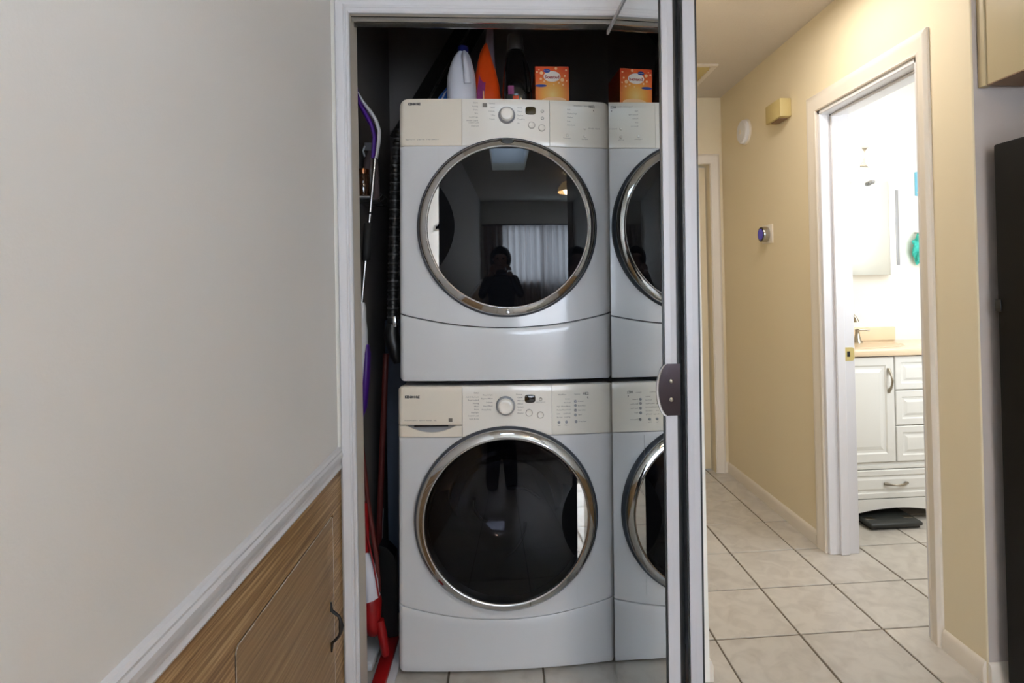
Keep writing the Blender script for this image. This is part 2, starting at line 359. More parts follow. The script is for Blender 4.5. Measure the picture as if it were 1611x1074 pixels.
for i in range(len(pp)):
    (a, b), (c, d) = pp[i], pp[(i+1) % len(pp)]
    n = max(1, int(math.hypot(c-a, d-b)/.02))
    for k in range(n):
        t0, t1 = k/n, (k+1)/n
        wdt = random.choice((.0008, .0016, .0024, .0034))
        y0, z0, y1, z1 = a+(c-a)*t0, b+(d-b)*t0, a+(c-a)*t1, b+(d-b)*t1
        nx, nz = -(d-b), (c-a); q = math.hypot(nx, nz) or 1; nx, nz = nx/q*wdt, nz/q*wdt
        mb.add([(LX+.0088, y0, z0), (LX+.0088, y1, z1), (LX+.0088, y1+nx, z1+nz), (LX+.0088, y0+nx, z0+nz),
                (LX+.0070, y0, z0), (LX+.0070, y1, z1), (LX+.0070, y1+nx, z1+nz), (LX+.0070, y0+nx, z0+nz)],
               [(0, 1, 2, 3), (0, 4, 5, 1), (1, 5, 6, 2), (2, 6, 7, 3), (3, 7, 4, 0)])
mb.build('worn_edge', m_pale, d3, 0)['label'] = 'pale chipped edge'
hy, hx = 1.605, LX+.0085
MB().tube([(hx+.002, hy, .372), (hx+.003, hy, .350), (hx+.012, hy, .342), (hx+.022, hy, .333), (hx+.026, hy, .322), (hx+.028, hy, .306), (hx+.026, hy, .290), (hx+.022, hy, .280), (hx+.012, hy, .269), (hx+.003, hy, .262), (hx+.002, hy, .238)],
          [.0022, .0045, .0042, .004, .005, .0075, .005, .004, .0042, .0045, .0022], 8).build('pull_handle', m_iron, d3)

# bathroom doorway lining and casing
prof_b = [(0, 0), (0, .009), (.004, .012), (.010, .009), (.020, .0105), (.045, .015), (.056, .017), (.066, .013), (.072, .009), (.072, 0)]
struct('trim_5', casing(MB(), -BY1, -BY0, BT, prof_b, lambda a, b, v: (RX-v, -a, b), (1.05, 1.05, .72)), m_trim_warm, 'cream casing round the bathroom doorway', 'door casing')
struct('trim_6', MB().box(RX-.002, RX+.135, BY1-.018, BY1, 0, BT, .002, 1).box(RX-.002, RX+.135, BY0, BY0+.018, 0, BT, .002, 1).box(RX-.002, RX+.135, BY0, BY1, BT-.018, BT, .002, 1)
       .box(RX+.045, RX+.085, BY1-.030, BY1-.018, 0, BT-.018, .003, 1).box(RX+.045, RX+.085, BY0+.018, BY0+.030, 0, BT-.018, .003, 1).box(RX+.045, RX+.085, BY0, BY1, BT-.030, BT-.018, .003, 1), m_trim, 'white jamb and stop lining the bathroom doorway', 'door jamb')
struct('trim_7', casing(MB(), .68, 1.345, 1.97, prof_b, lambda a, b, v: (a, EY-v, b), (.75, .9, .9)), m_trim_warm, 'cream casing round the door at the hall end', 'door casing')
def baseboard(name, p0, p1, nrm, h, label, mat=m_trim_warm):
    pr_ = [(0, 0), (.012, 0), (.012, h-.018), (.009, h-.008), (.005, h-.002), (0, h)]
    vs = [(p[0]+nrm[0]*d, p[1]+nrm[1]*d, z) for p in (p0, p1) for d, z in pr_]; n = len(pr_)
    struct(name, MB().add(vs, [(k, (k+1) % n, (k+1) % n+n, k+n) for k in range(n)]+[tuple(range(n)), tuple(range(n, 2*n))]), mat, label, 'baseboard')
baseboard('baseboard_right', (RX, BY1+.074), (RX, EY), (-1, 0), .065, 'cream baseboard along the hallway right wall')
baseboard('baseboard_corner', (RX, 1.645), (RX, BY0-.054), (-1, 0), .065, 'cream baseboard between bathroom doorway and refrigerator corner')
baseboard('baseboard_kitchen', (RX+.001, 1.64), (3.0, 1.64), (0, -1), .065, 'pale baseboard behind the refrigerator')
baseboard('baseboard_closet', (.612, CY0), (.612, EY), (1, 0), .065, 'cream baseboard along the hallway left wall')
baseboard('baseboard_hall', (1.405, EY), (RX, EY), (0, -1), .065, 'short cream baseboard beside the hall end door')

# ------------------------------------------------------------------ washer and dryer
HW = .343
def yf(x):
    x = abs(x); t = x/HW; y = -.020*(1-t*t); r = .016
    if x > HW-r:
        d = min(r, x-(HW-r)); y += r-math.sqrt(max(0, r*r-d*d))
    return y
def seam(x, e, c): return c+(e-c)*(x/HW)**2
def xs_dense(a, b, n=24):
    o = [a+(b-a)*i/n for i in range(n+1)]
    for q in (.0005, .0015, .003, .006, .009, .012, .015):
        for sg in (-1, 1):
            x = sg*(HW-q)
            if a < x < b: o.append(x)
    return sorted(o)
def plate(x0, x1, zlo, zhi, proud=0.0, back=.03, rnd=.004, corner=None):
    """bowed plate x0..x1, zlo(x)..zhi(x); edges rounded back; corner=(left,right) top corner radius"""
    mb = MB(); X = xs_dense(x0, x1); mb_v = []
    vs = [-1, 0, .15, .4, .7, 1, 1.6, 2] + [2+k for k in lin(.0, 1, 9)[1:]] 
    rows = []
    for x in X:
        lo, hi = zlo(x), zhi(x)
        if corner:
            for (xe, r, sg) in ((x0, corner[0], -1), (x1, corner[1], 1)):
                if r:
                    d = (x-xe)*(-sg)
                    if d < r: hi -= r-math.sqrt(max(0, r*r-(r-d)**2))
        y = yf(x)-proud
        row = [(x, y+back, lo), (x, y+rnd, lo), (x, y+rnd*.3, lo+rnd*.3), (x, y, lo+rnd)]
        for k in range(1, 8): row.append((x, y, lo+rnd+(hi-lo-2*rnd)*k/8))
        row += [(x, y, hi-rnd), (x, y+rnd*.3, hi-rnd*.3), (x, y+rnd, hi), (x, y+back, hi)]
        rows.append(row)
    n = len(rows[0])
    mb.add([p for r in rows for p in r], [(i*n+j, (i+1)*n+j, (i+1)*n+j+1, i*n+j+1) for i in range(len(rows)-1) for j in range(n-1)])
    mb.add(rows[0], [tuple(range(n))]); mb.add(rows[-1], [tuple(range(n))])
    return mb
def front_with_hole(cx, cz, rh, ztop, e, c, back=.03):
    """white front: from the round hole out to straight top, sides and the curved seam below"""
    def reach(a):
        dx, dz = math.cos(a), math.sin(a); t = 9
        if dx > 1e-6: t = min(t, (HW-cx)/dx)
        if dx < -1e-6: t = min(t, (-HW-cx)/dx)
        if dz > 1e-6: t = min(t, (ztop-cz)/dz)
        lo, hi = 0, t
        def below(q): return cz+dz*q < seam(cx+dx*q, e, c)+.003
        if below(hi):
            for _ in range(40):
                md = (lo+hi)/2
                if below(md): hi = md
                else: lo = md
            t = hi
        return t
    A = [2*PI*k/160 for k in range(160)]
    for (x, z) in ((HW, ztop), (-HW, ztop), (HW, e+.003), (-HW, e+.003)):
        A.append(math.atan2(z-cz, x-cx) % (2*PI))
    A.sort(); T = [0, .15, .3, .45, .6, .7, .78, .84, .88, .91, .935, .955, .97, .982, .991, 1]
    rings = []
    for a in A:
        R = reach(a); ring = [(cx+math.cos(a)*rh, back+.02, cz+math.sin(a)*rh)]
        for t in T:
            q = rh+(max(R, rh+.001)-rh)*t; x = cx+math.cos(a)*q; ring.append((x, yf(x), cz+math.sin(a)*q))
        l = ring[-1]; ring.append((l[0], l[1]+back, l[2])); rings.append(ring)
    n = len(rings[0]); m = len(rings)
    return MB().add([p for r in rings for p in r], [(i*n+j, ((i+1) % m)*n+j, ((i+1) % m)*n+j+1, i*n+j+1) for i in range(m) for j in range(n-1)])
def clamp_disc(cx, cz, r, sag, ybase, lo=None, hi=None, thick=.003, nr=14, na=96):
    vs = []; 
    def put(x, z, dy):
        if lo is not None: x = max(x, lo)
        if hi is not None: x = min(x, hi)
        q = min(1, (x*x+z*z)/(r*r)); return (cx+x, ybase-sag*(1-q)+dy, cz+z)
    mb = MB()
    for i in range(nr+1):
        for k in range(na):
            a = 2*PI*k/na; q = r*i/nr; vs.append(put(q*math.cos(a), q*math.sin(a), 0))
    fs = [(i*na+k, i*na+(k+1) % na, (i+1)*na+(k+1) % na, (i+1)*na+k) for i in range(nr) for k in range(na)]
    n0 = len(vs)
    for k in range(na):
        a = 2*PI*k/na; p = put(r*math.cos(a), r*math.sin(a), thick); vs.append(p)
    fs += [(nr*na+k, nr*na+(k+1) % na, n0+(k+1) % na, n0+k) for k in range(na)]
    return mb.add(vs, fs)

def rounded_lens(x, z):
    vs = []; n = 40
    for (q, d) in ((1.0, 0), (.95, -.002), (.80, -.003), (.0, -.0032)):
        for k in range(n):
            a = 2*PI*k/n; c, s_ = math.cos(a), math.sin(a)
            vs.append((x+.0172*q*math.copysign(abs(c)**.55, c), yf(x)+d, z+.0130*q*math.copysign(abs(s_)**.55, s_)))
    return MB().add(vs, [(i*n+k, i*n+(k+1) % n, (i+1)*n+(k+1) % n, (i+1)*n+k) for i in range(3) for k in range(n)])

def appliance(root, kind):
    wash = kind == 'washer'
    ZP = .730 if wash else .752; ZT = .888 if wash else .904
    dcx, dcz = (-.003, .475) if wash else (.004, .490)
    e, c = (.207, .158) if wash else (.214, .168)
    R = .288
    # body: five sides of the steel cabinet, open towards the door
    MB().box(-HW+.004, -HW+.008, .025, .62, .012, ZT-.012).box(HW-.008, HW-.004, .025, .62, .012, ZT-.012).box(-HW+.004, HW-.004, .616, .62, .012, ZT-.012)\
        .box(-HW+.004, HW-.004, .03, .62, ZT-.016, ZT-.010).box(-HW+.004, HW-.004, .03, .62, .010, .014).build('cabinet', m_body, root)
    front_with_hole(dcx, dcz, .262, ZP-.001, e, c).build('front_panel', m_white, root, 40)
    lo = plate(-HW, HW, lambda x: .0 + (.016-math.sqrt(max(0, .016**2-max(0, abs(x)-(HW-.016))**2)) if abs(x) > HW-.016 else 0), lambda x: seam(x, e, c)-.001, -.0015, .035, .003)
    lo.build('lower_panel', m_white, root, 40)
    MB().grid(lambda a, b: (a, yf(a)+.012, seam(a, e, c)-.006+.016*b), lin(-HW+.006, HW-.006, 40), lin(0, 1, 2)).build('seam_shade_strip', m_black, root)  # black strip behind the seam, painting the gap's shade
    if wash:
        for sx in (-.29, .29):
            for yy in (.07, .55): MB().lathe([(.018, -.016), (.02, -.012), (.02, -.006), (.008, -.006), (.008, .014)], (sx, yy, 0), n=14, cap0=True).build('foot', m_black, root)
    # console in three pieces
    x1, x2 = -.141, .140
    if wash:
        zb = .768
        plate(-HW, x1-.001, lambda x: zb, lambda x: ZT, .002, .03, .003, (.014, 0)).build('detergent_drawer', m_cream, root, 40)
        # lower trim with scooped finger pull
        def zscoop(x):
            u = (x+.238)/.077
            return zb-.002 - (.021*(1-u*u) if abs(u) < 1 else 0)
        plate(-HW, x1-.001, lambda x: ZP, zscoop, 0, .03, .002).build('drawer_trim', m_cream, root, 40)
        MB().grid(lambda a, b: (a, yf(a)+.016-.012*(1-b), zb-.001-(.023*(1-((a+.238)/.077)**2))*(1-b)), lin(-.314, -.162, 20), lin(0, 1, 5)).build('finger_pull', m_steel_soft, root)
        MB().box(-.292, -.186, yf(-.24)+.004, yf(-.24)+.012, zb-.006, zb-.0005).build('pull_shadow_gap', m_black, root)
    else:
        plate(-HW, x1-.001, lambda x: ZP, lambda x: ZT, 0, .03, .003, (.03, 0)).build('console_left', m_cream, root, 40)
    plate(x1, x2, lambda x: ZP, lambda x: ZT, 0, .03, .003).build('console_center', m_console, root, 40)
    plate(x2+.001, HW, lambda x: ZP, lambda x: ZT, 0, .03, .003, (0, .014 if wash else .03)).build('console_right', m_cream2, root, 40)
    # door
    door = MB().lathe([(R-.004, .012), (R, .006), (R, -.022), (R-.003, -.030), (R-.008, -.033), (R-.010, -.030)], (dcx, 0, dcz), 'y', 128).build('door', m_darkrim, root, 40)
    zs = 0
    MB().lathe([(R-.008, -.028), (R-.007, -.036), (R-.010, -.042), (R-.022, -.0475), (R-.029, -.0495)], (dcx, 0, dcz), 'y', 160).build('door_ring', m_chrome, door, 60)
    MB().lathe([(R-.029, -.0485), (R-.0295, -.0515), (R-.0315, -.0535), (R-.0345, -.0525), (R-.036, -.046)], (dcx, 0, dcz), 'y', 160).build('inner_bezel', m_bezel, door, 60)
    rg = R-.035
    ch = .218 if wash else -.216
    yb = -.0475
    if wash:
        clamp_disc(dcx, dcz, rg, .012, yb, hi=ch-.001).build('door_glass', m_wglass, door, 60)
        clamp_disc(dcx, dcz, rg, .004, yb+.003, lo=ch+.001).build('door_handle', m_handle, door, 60)
    else:
        clamp_disc(dcx, dcz, rg, .012, yb, lo=ch+.001).build('door_glass', m_glass, door, 60)
        clamp_disc(dcx, dcz, rg, .004, yb+.003, hi=ch-.001).build('door_handle', m_handle, door, 60)
    # black crescent laid over the glass, painting the shade of the finger recess
    hh = math.sqrt(rg*rg-ch*ch)*.96; sg = -1 if wash else 1
    mb = MB()
    def rec(u, t):
        z = hh*u; x = ch+sg*(.001+.048*(1-u*u)*t)
        return (dcx+x, yb-.012*(1-(x*x+z*z)/(rg*rg))-.0006, dcz+z)
    mb.grid(rec, lin(-1, 1, 24), lin(0, 1, 5)).build('recess_shade', m_recess_shade, door, 60)
    # latch tabs on the ring
    if not wash:
        MB().lathe([(.0, -.050), (.018, -.0495), (.021, -.046), (.021, -.04)], (dcx, 0, dcz+R-.017), 'y', 24, sy=.42).build('door_catch', m_black, door)
        MB().lathe([(.0, -.056), (.005, -.055), (.006, -.052), (.006, -.045)], (dcx-.002, 0, dcz-R+.017), 'y', 16).build('door_bumper', m_steel, door)
    else:
        # inner bowl and drum seen through the smoked glass
        MB().lathe([(.245, -.02), (.235, .0), (.20, .03), (.165, .09), (.15, .12), (.10, .145), (.0, .155)], (dcx, 0, dcz), 'y', 64).build('glass_bowl', m_bowl, door, 60)
        MB().lathe([(.262, .05), (.25, .06), (.25, .45), (.02, .47), (.0, .47)], (dcx, 0, dcz), 'y', 64).build('drum', m_drum, root, 60)
        for k in range(3):
            a = .5+k*2.094
            MB().tube([(dcx+.12*math.cos(a+q*.5)*(1-.2*q), -.018+.03*q, dcz+.12*math.sin(a+q*.5)*(1-.2*q)) for q in lin(0, 2, 9)], .006, 8).build('bowl_rib', m_bowl, door)
    # console controls
    zo = 0 if wash else .019   # console centre offset
    P = lambda x, z, d=.0006: (x, yf(x)-d, z)
    kx, kz, kr = (-.006, .827, .0255) if wash else (.002, .850, .0225)
    kn = MB().lathe([(kr+.0045, -.001), (kr+.0045, -.006), (kr+.001, -.010), (kr-.002, -.010)], (kx, yf(kx), kz), 'y', 40).build('dial_collar', m_steel_soft, root)
    MB().lathe([(kr-.001, -.004), (kr-.001, -.020), (kr-.004, -.026), (kr-.009, -.028), (kr-.012, -.0275), (0, -.0265)], (kx, yf(kx), kz), 'y', 40).build('dial', m_console, kn)
    dx_, dz_ = (.071, .847) if wash else (.079, .867)
    lz = rounded_lens(dx_, dz_).build('display', m_lens2 if wash else m_lens, root)
    btn = [(.068, .803, .011), (.104, .795, .0105), (.105, .845, .005)] if wash else [(.082, .820, .011), (.115, .812, .011), (.117, .866, .005), (.117, .843, .005)]
    for (bx, bz, br) in btn:
        b_ = MB().lathe([(br, 0), (br, -.0015), (br-.0012, -.0025), (br-.0026, -.0018), (0, -.0014)], (bx, yf(bx), bz), 'y', 24).build('button', m_cream2, root)
        MB().lathe([(br+.0001, -.0019), (br-.0009, -.0030)], (bx, yf(bx), bz), 'y', 24).build('button_ring', m_print_soft, b_)
    rb = [(.163, .770), (.187, .770), (.218, .770), (.216, .791), (.216, .806), (.216, .8215), (.216, .8345)] if wash else [(.198, .790), (.256, .788), (.256, .815)]
    for bx, bz in rb:
        MB().lathe([(.0045, 0), (.0042, -.002), (.003, -.003), (0, -.0032)], (bx, yf(bx), bz), 'y', 16).build('selector_button', m_steel_soft if wash else m_console, root)
    # printing
    ink = MB(); soft = MB()
    def T(m, s, x, z, size, al='LEFT', bold=0, sx=1): text_into(m, s, size, lambda a, b: (x+a, yf(x+a)-.0008-(.002 if (wash and x < x1) else 0), z+b), al, bold, sx=sx)
    T(ink, 'KENMORE', (-.321 if wash else -.313), (.856 if wash else .886), .0105, 'LEFT', .0006, .95 if wash else .8)
    if wash:
        T(soft, 'HIGH EFFICIENCY   SENSOR WASHER   HE2', -.322, .783, .0052)
        soft.add([P(-.184, .779, .0034), P(-.172, .779, .0034), P(-.172, .790, .0034), P(-.184, .790, .0034)], [(0, 1, 2, 3)])
        for i, s in enumerate(('Status', 'Add A Garment', 'Door Locked', 'Sensing', 'Wash', 'Rinse', 'Final Spin', 'Control Lock', 'Cycle Done')):
            T(ink, s, -.090, .868-.0098*i-(.003 if i else 0), .0062, 'RIGHT')
        for i, s in enumerate(('Rinse & Spin', 'Express Wash', 'Delicate', 'Hand Wash', 'Heavy Duty')): T(ink, s, -.046+.005*(i == 4)*-1, .861-.0115*i, .0062, 'RIGHT')
        for i, s in enumerate(('Normal', 'Casual', 'Whitest', 'Whites', 'Sanitary', 'Clean', 'Washer')): T(ink, s, .031-.004*(i == 0), .861-.0098*i, .0062)
        T(ink, 'Start', .068, .803, .0062, 'CENTER'); T(ink, 'Add A Garment', .105, .836, .0045, 'CENTER'); T(ink, 'Stop', .104, .795, .0062, 'CENTER')
        T(ink, 'Wash/Rinse', .160, .857, .0055); T(ink, 'Options', .212, .857, .0058)
        for i, s in enumerate(('Sanitize', 'Hot/Cold', 'Warm/Warm', 'Warm/Cold', 'Cold/Cold', 'Cold Tap')): T(ink, s, .200, .843-.0115*i, .0055, 'RIGHT')
        for i, s in enumerate(('High', 'Medium', 'Low', 'No Spin')): T(ink, s, .156, .820-.0115*i, .0055)
        for i, s in enumerate(('Prewash', 'Extra Rinse', 'Stain Clean', 'Signal')): T(ink, s, .224, .8345-.0142*i, .0055)
        T(ink, 'Delay Start', .226, .770, .0055)
        for i, s in enumerate(('Spin', 'Water')): T(ink, s, (.163, .187)[i], .760, .005, 'CENTER')
        T(ink, 'HE2', .240, .858, .0115, 'LEFT', .0002); T(ink, 't', .254, .846, .011, 'LEFT', .0002)
    else:
        T(soft, 'HEAVY DUTY   QUIET PAK   SUPER CAPACITY', -.322, .772, .0052)
        for i, s in enumerate(('Status', 'Sensing', 'Damp', 'Wet', 'Cool Down', 'Wrinkle Guard')): T(soft, s, -.090, .890-.0115*i, .006, 'RIGHT')
        for i, s in enumerate(('Control Lock', 'Clean Lint')): T(soft, s, -.088, .826-.0105*i, .006, 'RIGHT')
        for i, s in enumerate(('Normal', 'Casual', 'Delicate', 'Ultra', 'Towels')): T(soft, s, -.036, .888-.0125*i, .006, 'RIGHT')
        for i, s in enumerate(('Heavy', 'Timed', 'Freshen', 'Touch Up', 'Air')): T(soft, s, .036, .876-.0125*i, .006)
        T(soft, 'Start', .082, .820, .006, 'CENTER'); T(soft, 'Stop', .115, .812, .006, 'CENTER')
        T(ink, 'Temperature / Options', .216, .888, .0058)
        for i, s in enumerate(('High', 'Medium High', 'Medium', 'Low', 'Extra Low')): T(soft, s, .198, .874-.0125*i, .006)
        T(soft, 'Temperature', .198, .781, .005, 'CENTER'); T(soft, 'End Signal', .256, .779, .005, 'CENTER'); T(soft, 'Wrinkle Guard', .268, .815, .006)
        T(ink, 'HE2', .270, .886, .0115, 'LEFT', .0002); T(ink, 't', .284, .874, .011, 'LEFT', .0002)
        soft.add([P(-.075, .876), P(-.061, .876), P(-.061, .889), P(-.075, .889)], [(0, 1, 2, 3)])
    ink.build('printed_lettering', m_print, root, 0)['kind'] = 'stuff'; soft.build('faint_lettering', m_print_soft, root, 0)['kind'] = 'stuff'
m_steel_soft = M('grey_plastic', srgb(150, 150, 152), .35, .2)
m_cream2 = M('cream_plastic_right', srgb(222, 216, 204), .26, coat=.4, var=(3, .01))
ROLL = .015
washer = thing('washing_machine', 'white front loading washer, lower of the stacked pair, with detergent drawer', 'washer', (0, 1.838, .016), (0, ROLL, 0))
appliance(washer, 'washer')
dryer = thing('clothes_dryer', 'white front loading dryer stacked on top of the washer', 'dryer', (.0136, 1.868, .916), (0, ROLL, 0))
appliance(dryer, 'dryer')

# ------------------------------------------------------------------ mirrored bifold door
door1 = thing('door_1', 'mirrored bifold closet door folded open beside the dryer', 'bifold door', (0, 0, .015), (0, .0095, 0), kind='structure')
def leaf(xa, ya, xb, yb, th, mirror_left, nm):
    """leaf from pivot (xa,ya) to front edge (xb,yb); th towards +x"""
    d = Vector((xb-xa, yb-ya, 0)); L = d.length; d.normalize(); n = Vector((d.y, -d.x, 0))
    if n.x < 0: n = -n
    def mp(u, v, z): q = Vector((xa, ya, 0))+d*u+n*v; return (q.x, q.y, z)
    def bx(mb, u0, u1, v0, v1, z0, z1):
        vs = [mp(u, v, z) for u in (u0, u1) for v in (v0, v1) for z in (z0, z1)]
        return mb.add(vs, [(0, 1, 3, 2), (4, 6, 7, 5), (0, 4, 5, 1), (2, 3, 7, 6), (0, 2, 6, 4), (1, 5, 7, 3)])
    T = 1.995
    lf = bx(MB(), .004, L-.006, .004, th-.004, .0, T-.002).build(nm, m_doorwhite, door1, 0)
    bx(bx(MB(), 0.002, L-.0035, 0, .0045, .004, T-.004), .01, .02, .001, .004, .01, .02).build('mirror', m_mirror, lf, 0) if mirror_left else bx(MB(), .002, L-.0035, th-.0045, th, .004, T-.004).build('mirror', m_mirror, lf, 0)
    bx(MB(), L-.0036, L, .0, th, -.001, T).build('gasket', m_black, lf, 0)
    e = MB(); e.add([mp(L-.002+q, v, z) for z in (-.001, T) for (q, v) in ((0, .0035), (.004, .005), (.005, th*.5), (.004, th-.005), (0, th-.0035))], [(0, 1, 6, 5), (1, 2, 7, 6), (2, 3, 8, 7), (3, 4, 9, 8), (0, 1, 2, 3, 4), (5, 6, 7, 8, 9)])
    e.build('edge_channel', m_doorwhite, lf, 0)
    bx(MB(), 0, L, -.003, th+.003, T-.009, T+.003).build('top_channel', m_offwhite, lf, 0)
    return lf, mp, L
lf1, mp1, L1 = leaf(.3285, 1.775, .3465, 1.264, .036, True, 'door_leaf')
lf2, mp2, L2 = leaf(.432, 1.775, .396, 1.264, .036, False, 'door_leaf')
for hz_ in (.3, .95, 1.6): MB().box(.376, .402, 1.30, 1.304, hz_, hz_+.08).build('hinge', m_steel, door1)
# chrome finger pull wrapped round the front edge of the first leaf
m_pull = M('pull_chrome', srgb(92, 84, 88), .14, 1, var=(40, .05))
hz = .970; dz = .0575
poly = [(.037, hz+dz), (.002, hz+dz)]+[(.002-.020*math.sin(PI*k/14)**1.3, hz+dz*math.cos(PI*k/14)) for k in range(1, 14)]+[(.002, hz-dz), (.037, hz-dz)]
h1 = MB().prism(poly, lambda a, b, d_: mp1(L1+d_, a, b), .0040, .0064).build('pull_handle', m_pull, lf1, 0)
h1['label'] = 'chrome bow shaped pull'
q = poly[1:16]
fl = MB().add([mp1(L1+d_, a-(0 if d_ < .01 else .0015), b) for d_ in (.006, .013, .0145) for a, b in q], [(r*len(q)+k, r*len(q)+k+1, (r+1)*len(q)+k+1, (r+1)*len(q)+k) for r in range(2) for k in range(len(q)-1)])
fl.build('pull_flange', m_steel, h1, 60)
MB().add([mp1(L1+d_, a+o_, b) for (o_, d_) in ((-.001, .0060), (-.0006, .0078), (.0045, .0080), (.0062, .0062)) for a, b in q], [(r*len(q)+k, r*len(q)+k+1, (r+1)*len(q)+k+1, (r+1)*len(q)+k) for r in range(3) for k in range(len(q)-1)]).build('pull_lip', m_bezel, h1, 60)
MB().box(.3835, .3955, 1.285, 1.300, .0, 1.99).build('leaf_gap_shade', m_blackrub, door1, 0)  # black strip painting the shade between the two leaves
for b in (hz+.019, hz-.022):
    c = mp1(L1+.0064, .016, b)
    MB().lathe([(.0048, .001), (.0046, -.001), (.003, -.0022), (0, -.0026)], c, 'y', 16, cap0=True).build('screw', m_nickel, h1)

# ------------------------------------------------------------------ things on top of the dryer
DT = 1.808   # top of the dryer cabinet
def ell(mb, prof, o, n=40, power=2.6):
    """stack of rounded-rectangle rings: prof = [(z, halfx, halfy, dx, dy)]"""
    vs = []; fs = []
    for (z, hx, hy, dx, dy) in prof:
        for k in range(n):
            a = 2*PI*k/n; c, s_ = math.cos(a), math.sin(a)
            vs.append((o[0]+dx+hx*math.copysign(abs(c)**(2/power), c), o[1]+dy+hy*math.copysign(abs(s_)**(2/power), s_), o[2]+z))
    for i in range(len(prof)-1):
        for k in range(n): fs.append((i*n+k, i*n+(k+1) % n, (i+1)*n+(k+1) % n, (i+1)*n+k))
    fs.append(tuple(range(n))); fs.append(tuple(range((len(prof)-1)*n, len(prof)*n)))
    return mb.add(vs, fs)
# orange carton
bx0, bx1 = 0.131, 0.249
bz1 = 1.978
by0, by1 = 1.985, 2.19
car = thing('carton', 'orange printed cardboard box standing on the right of the dryer top', 'box', ((bx0+bx1)/2, by0, DT))
def carton_material():
    m = bpy.data.materials.new('orange_carton'); m.use_nodes = True; nt = m.node_tree; b = nt.nodes['Principled BSDF']
    tc = nt.nodes.new('ShaderNodeTexCoord'); mp = nt.nodes.new('ShaderNodeMapping'); mp.vector_type = 'POINT'
    mp.inputs['Location'].default_value = (0, 0, -.60); mp.inputs['Scale'].default_value = (10, 0, 8.5)
    g = nt.nodes.new('ShaderNodeTexGradient'); g.gradient_type = 'SPHERICAL'
    n = nt.nodes.new('ShaderNodeTexVoronoi'); n.inputs['Scale'].default_value = 90
    r = nt.nodes.new('ShaderNodeValToRGB'); e = r.color_ramp.elements
    e[0].position = .0; e[0].color = (*srgb(226, 62, 22), 1); e[1].position = 1; e[1].color = (*srgb(250, 214, 130), 1)
    x = e.new(.35); x.color = (*srgb(236, 104, 30), 1); x = e.new(.7); x.color = (*srgb(248, 176, 70), 1)
    nt.links.new(tc.outputs['Object'], mp.inputs[0]); nt.links.new(mp.outputs[0], g.inputs[0]); nt.links.new(g.outputs['Fac'], r.inputs[0])
    nt.links.new(r.outputs[0], b.inputs['Base Color']); b.inputs['Roughness'].default_value = .4
    return m
MB().box(bx0, bx1, by0, by1, DT, bz1, .0015, 1).build('carton_body', carton_material(), car, 0)
m_ow = M('print_white', srgb(250, 236, 222), .5, var=None); m_or = M('print_red', srgb(170, 40, 40), .5, var=None)
m_ob = M('print_blue', srgb(30, 66, 150), .5, var=None); m_os = M('print_peach', srgb(255, 206, 150), .5, var=None)
cw = bx1-bx0
def disc(mb, fx, fz, rx, rz, d, n=24):
    """ellipse on the carton face: fx, fz as fractions of the face"""
    hgt = bz1-DT
    return mb.add([(bx0+cw*(fx+rx*math.cos(2*PI*k/n)), by0-d, DT+hgt*fz+cw*rz*math.sin(2*PI*k/n)) for k in range(n)], [tuple(range(n))])
disc(MB(), .50, .79, .25, .16, .0006).build('label_oval', m_ow, car, 0)
disc(MB(), .35, .905, .10, .058, .0010).build('logo_oval', m_ob, car, 0); disc(MB(), .17, .60, .17, .04, .0008).build('side_oval', m_ob, car, 0)
mb = MB()
for (fx, fz, rr) in ((.06, .88, .03), (.19, .86, .05), (.17, .74, .035), (.88, .80, .03), (.80, .72, .055), (.82, .62, .03), (.92, .92, .03), (.62, .955, .04), (.27, .69, .03), (.70, .66, .028), (.12, .93, .02), (.55, .62, .02), (.93, .70, .022)): disc(mb, fx, fz, rr, rr, .0005, 12)
disc(mb, .55, .30, .36, .10, .0004); mb.build('printed_sparkles', m_os, car, 0)['kind'] = 'stuff'
mb = MB(); text_into(mb, 'Scented', cw*.135, lambda a, b: (bx0+cw*.50+a, by0-.0012, DT+(bz1-DT)*.775+b), 'CENTER', .0005); mb.build('printed_word', m_or, car, 0)
mb = MB(); text_into(mb, 'Great Value', cw*.035, lambda a, b: (bx0+cw*.35+a, by0-.0014, DT+(bz1-DT)*.905+b), 'CENTER'); mb.build('logo_word', m_ow, car, 0)
# white jug
jy = 2.03
jx, jzt = -0.125, 2.061
jh = jzt-DT
jug = thing('bleach_jug', 'white plastic jug with dark blue cap on the dryer top', 'jug', (jx, jy, DT))
jb = ell(MB(), [(0, .044, .050, 0, 0), (.004, .049, .056, 0, 0), (.012, .051, .058, 0, 0), (jh*.42, .051, .058, 0, 0), (jh*.55, .0495, .055, 0, 0), (jh*.66, .044, .048, .001, 0), (jh*.76, .037, .040, .002, 0), (jh*.85, .029, .031, .004, 0), (jh*.90, .021, .022, .005, 0), (jh*.93, .0165, .0165, .006, 0)], (jx, jy, DT), 48, 2.5).build('jug_body', m_jug, jug, 50)
MB().lathe([(.019, jh*.90), (.0195, jh*.91), (.0195, jh*.99), (.018, jh), (0, jh)], (jx+.007, jy, DT), 'z', 28, cap0=True).build('cap', m_blue, jug)
MB().tube([(jx+.012, jy-.014, DT+jh*.90), (jx+.014, jy-.042, DT+jh*.82), (jx+.018, jy-.060, DT+jh*.70), (jx+.022, jy-.064, DT+jh*.56), (jx+.024, jy-.056, DT+jh*.42)], [.008, .009, .0095, .011, .013], 14).build('jug_handle', m_jug, jug, 60)
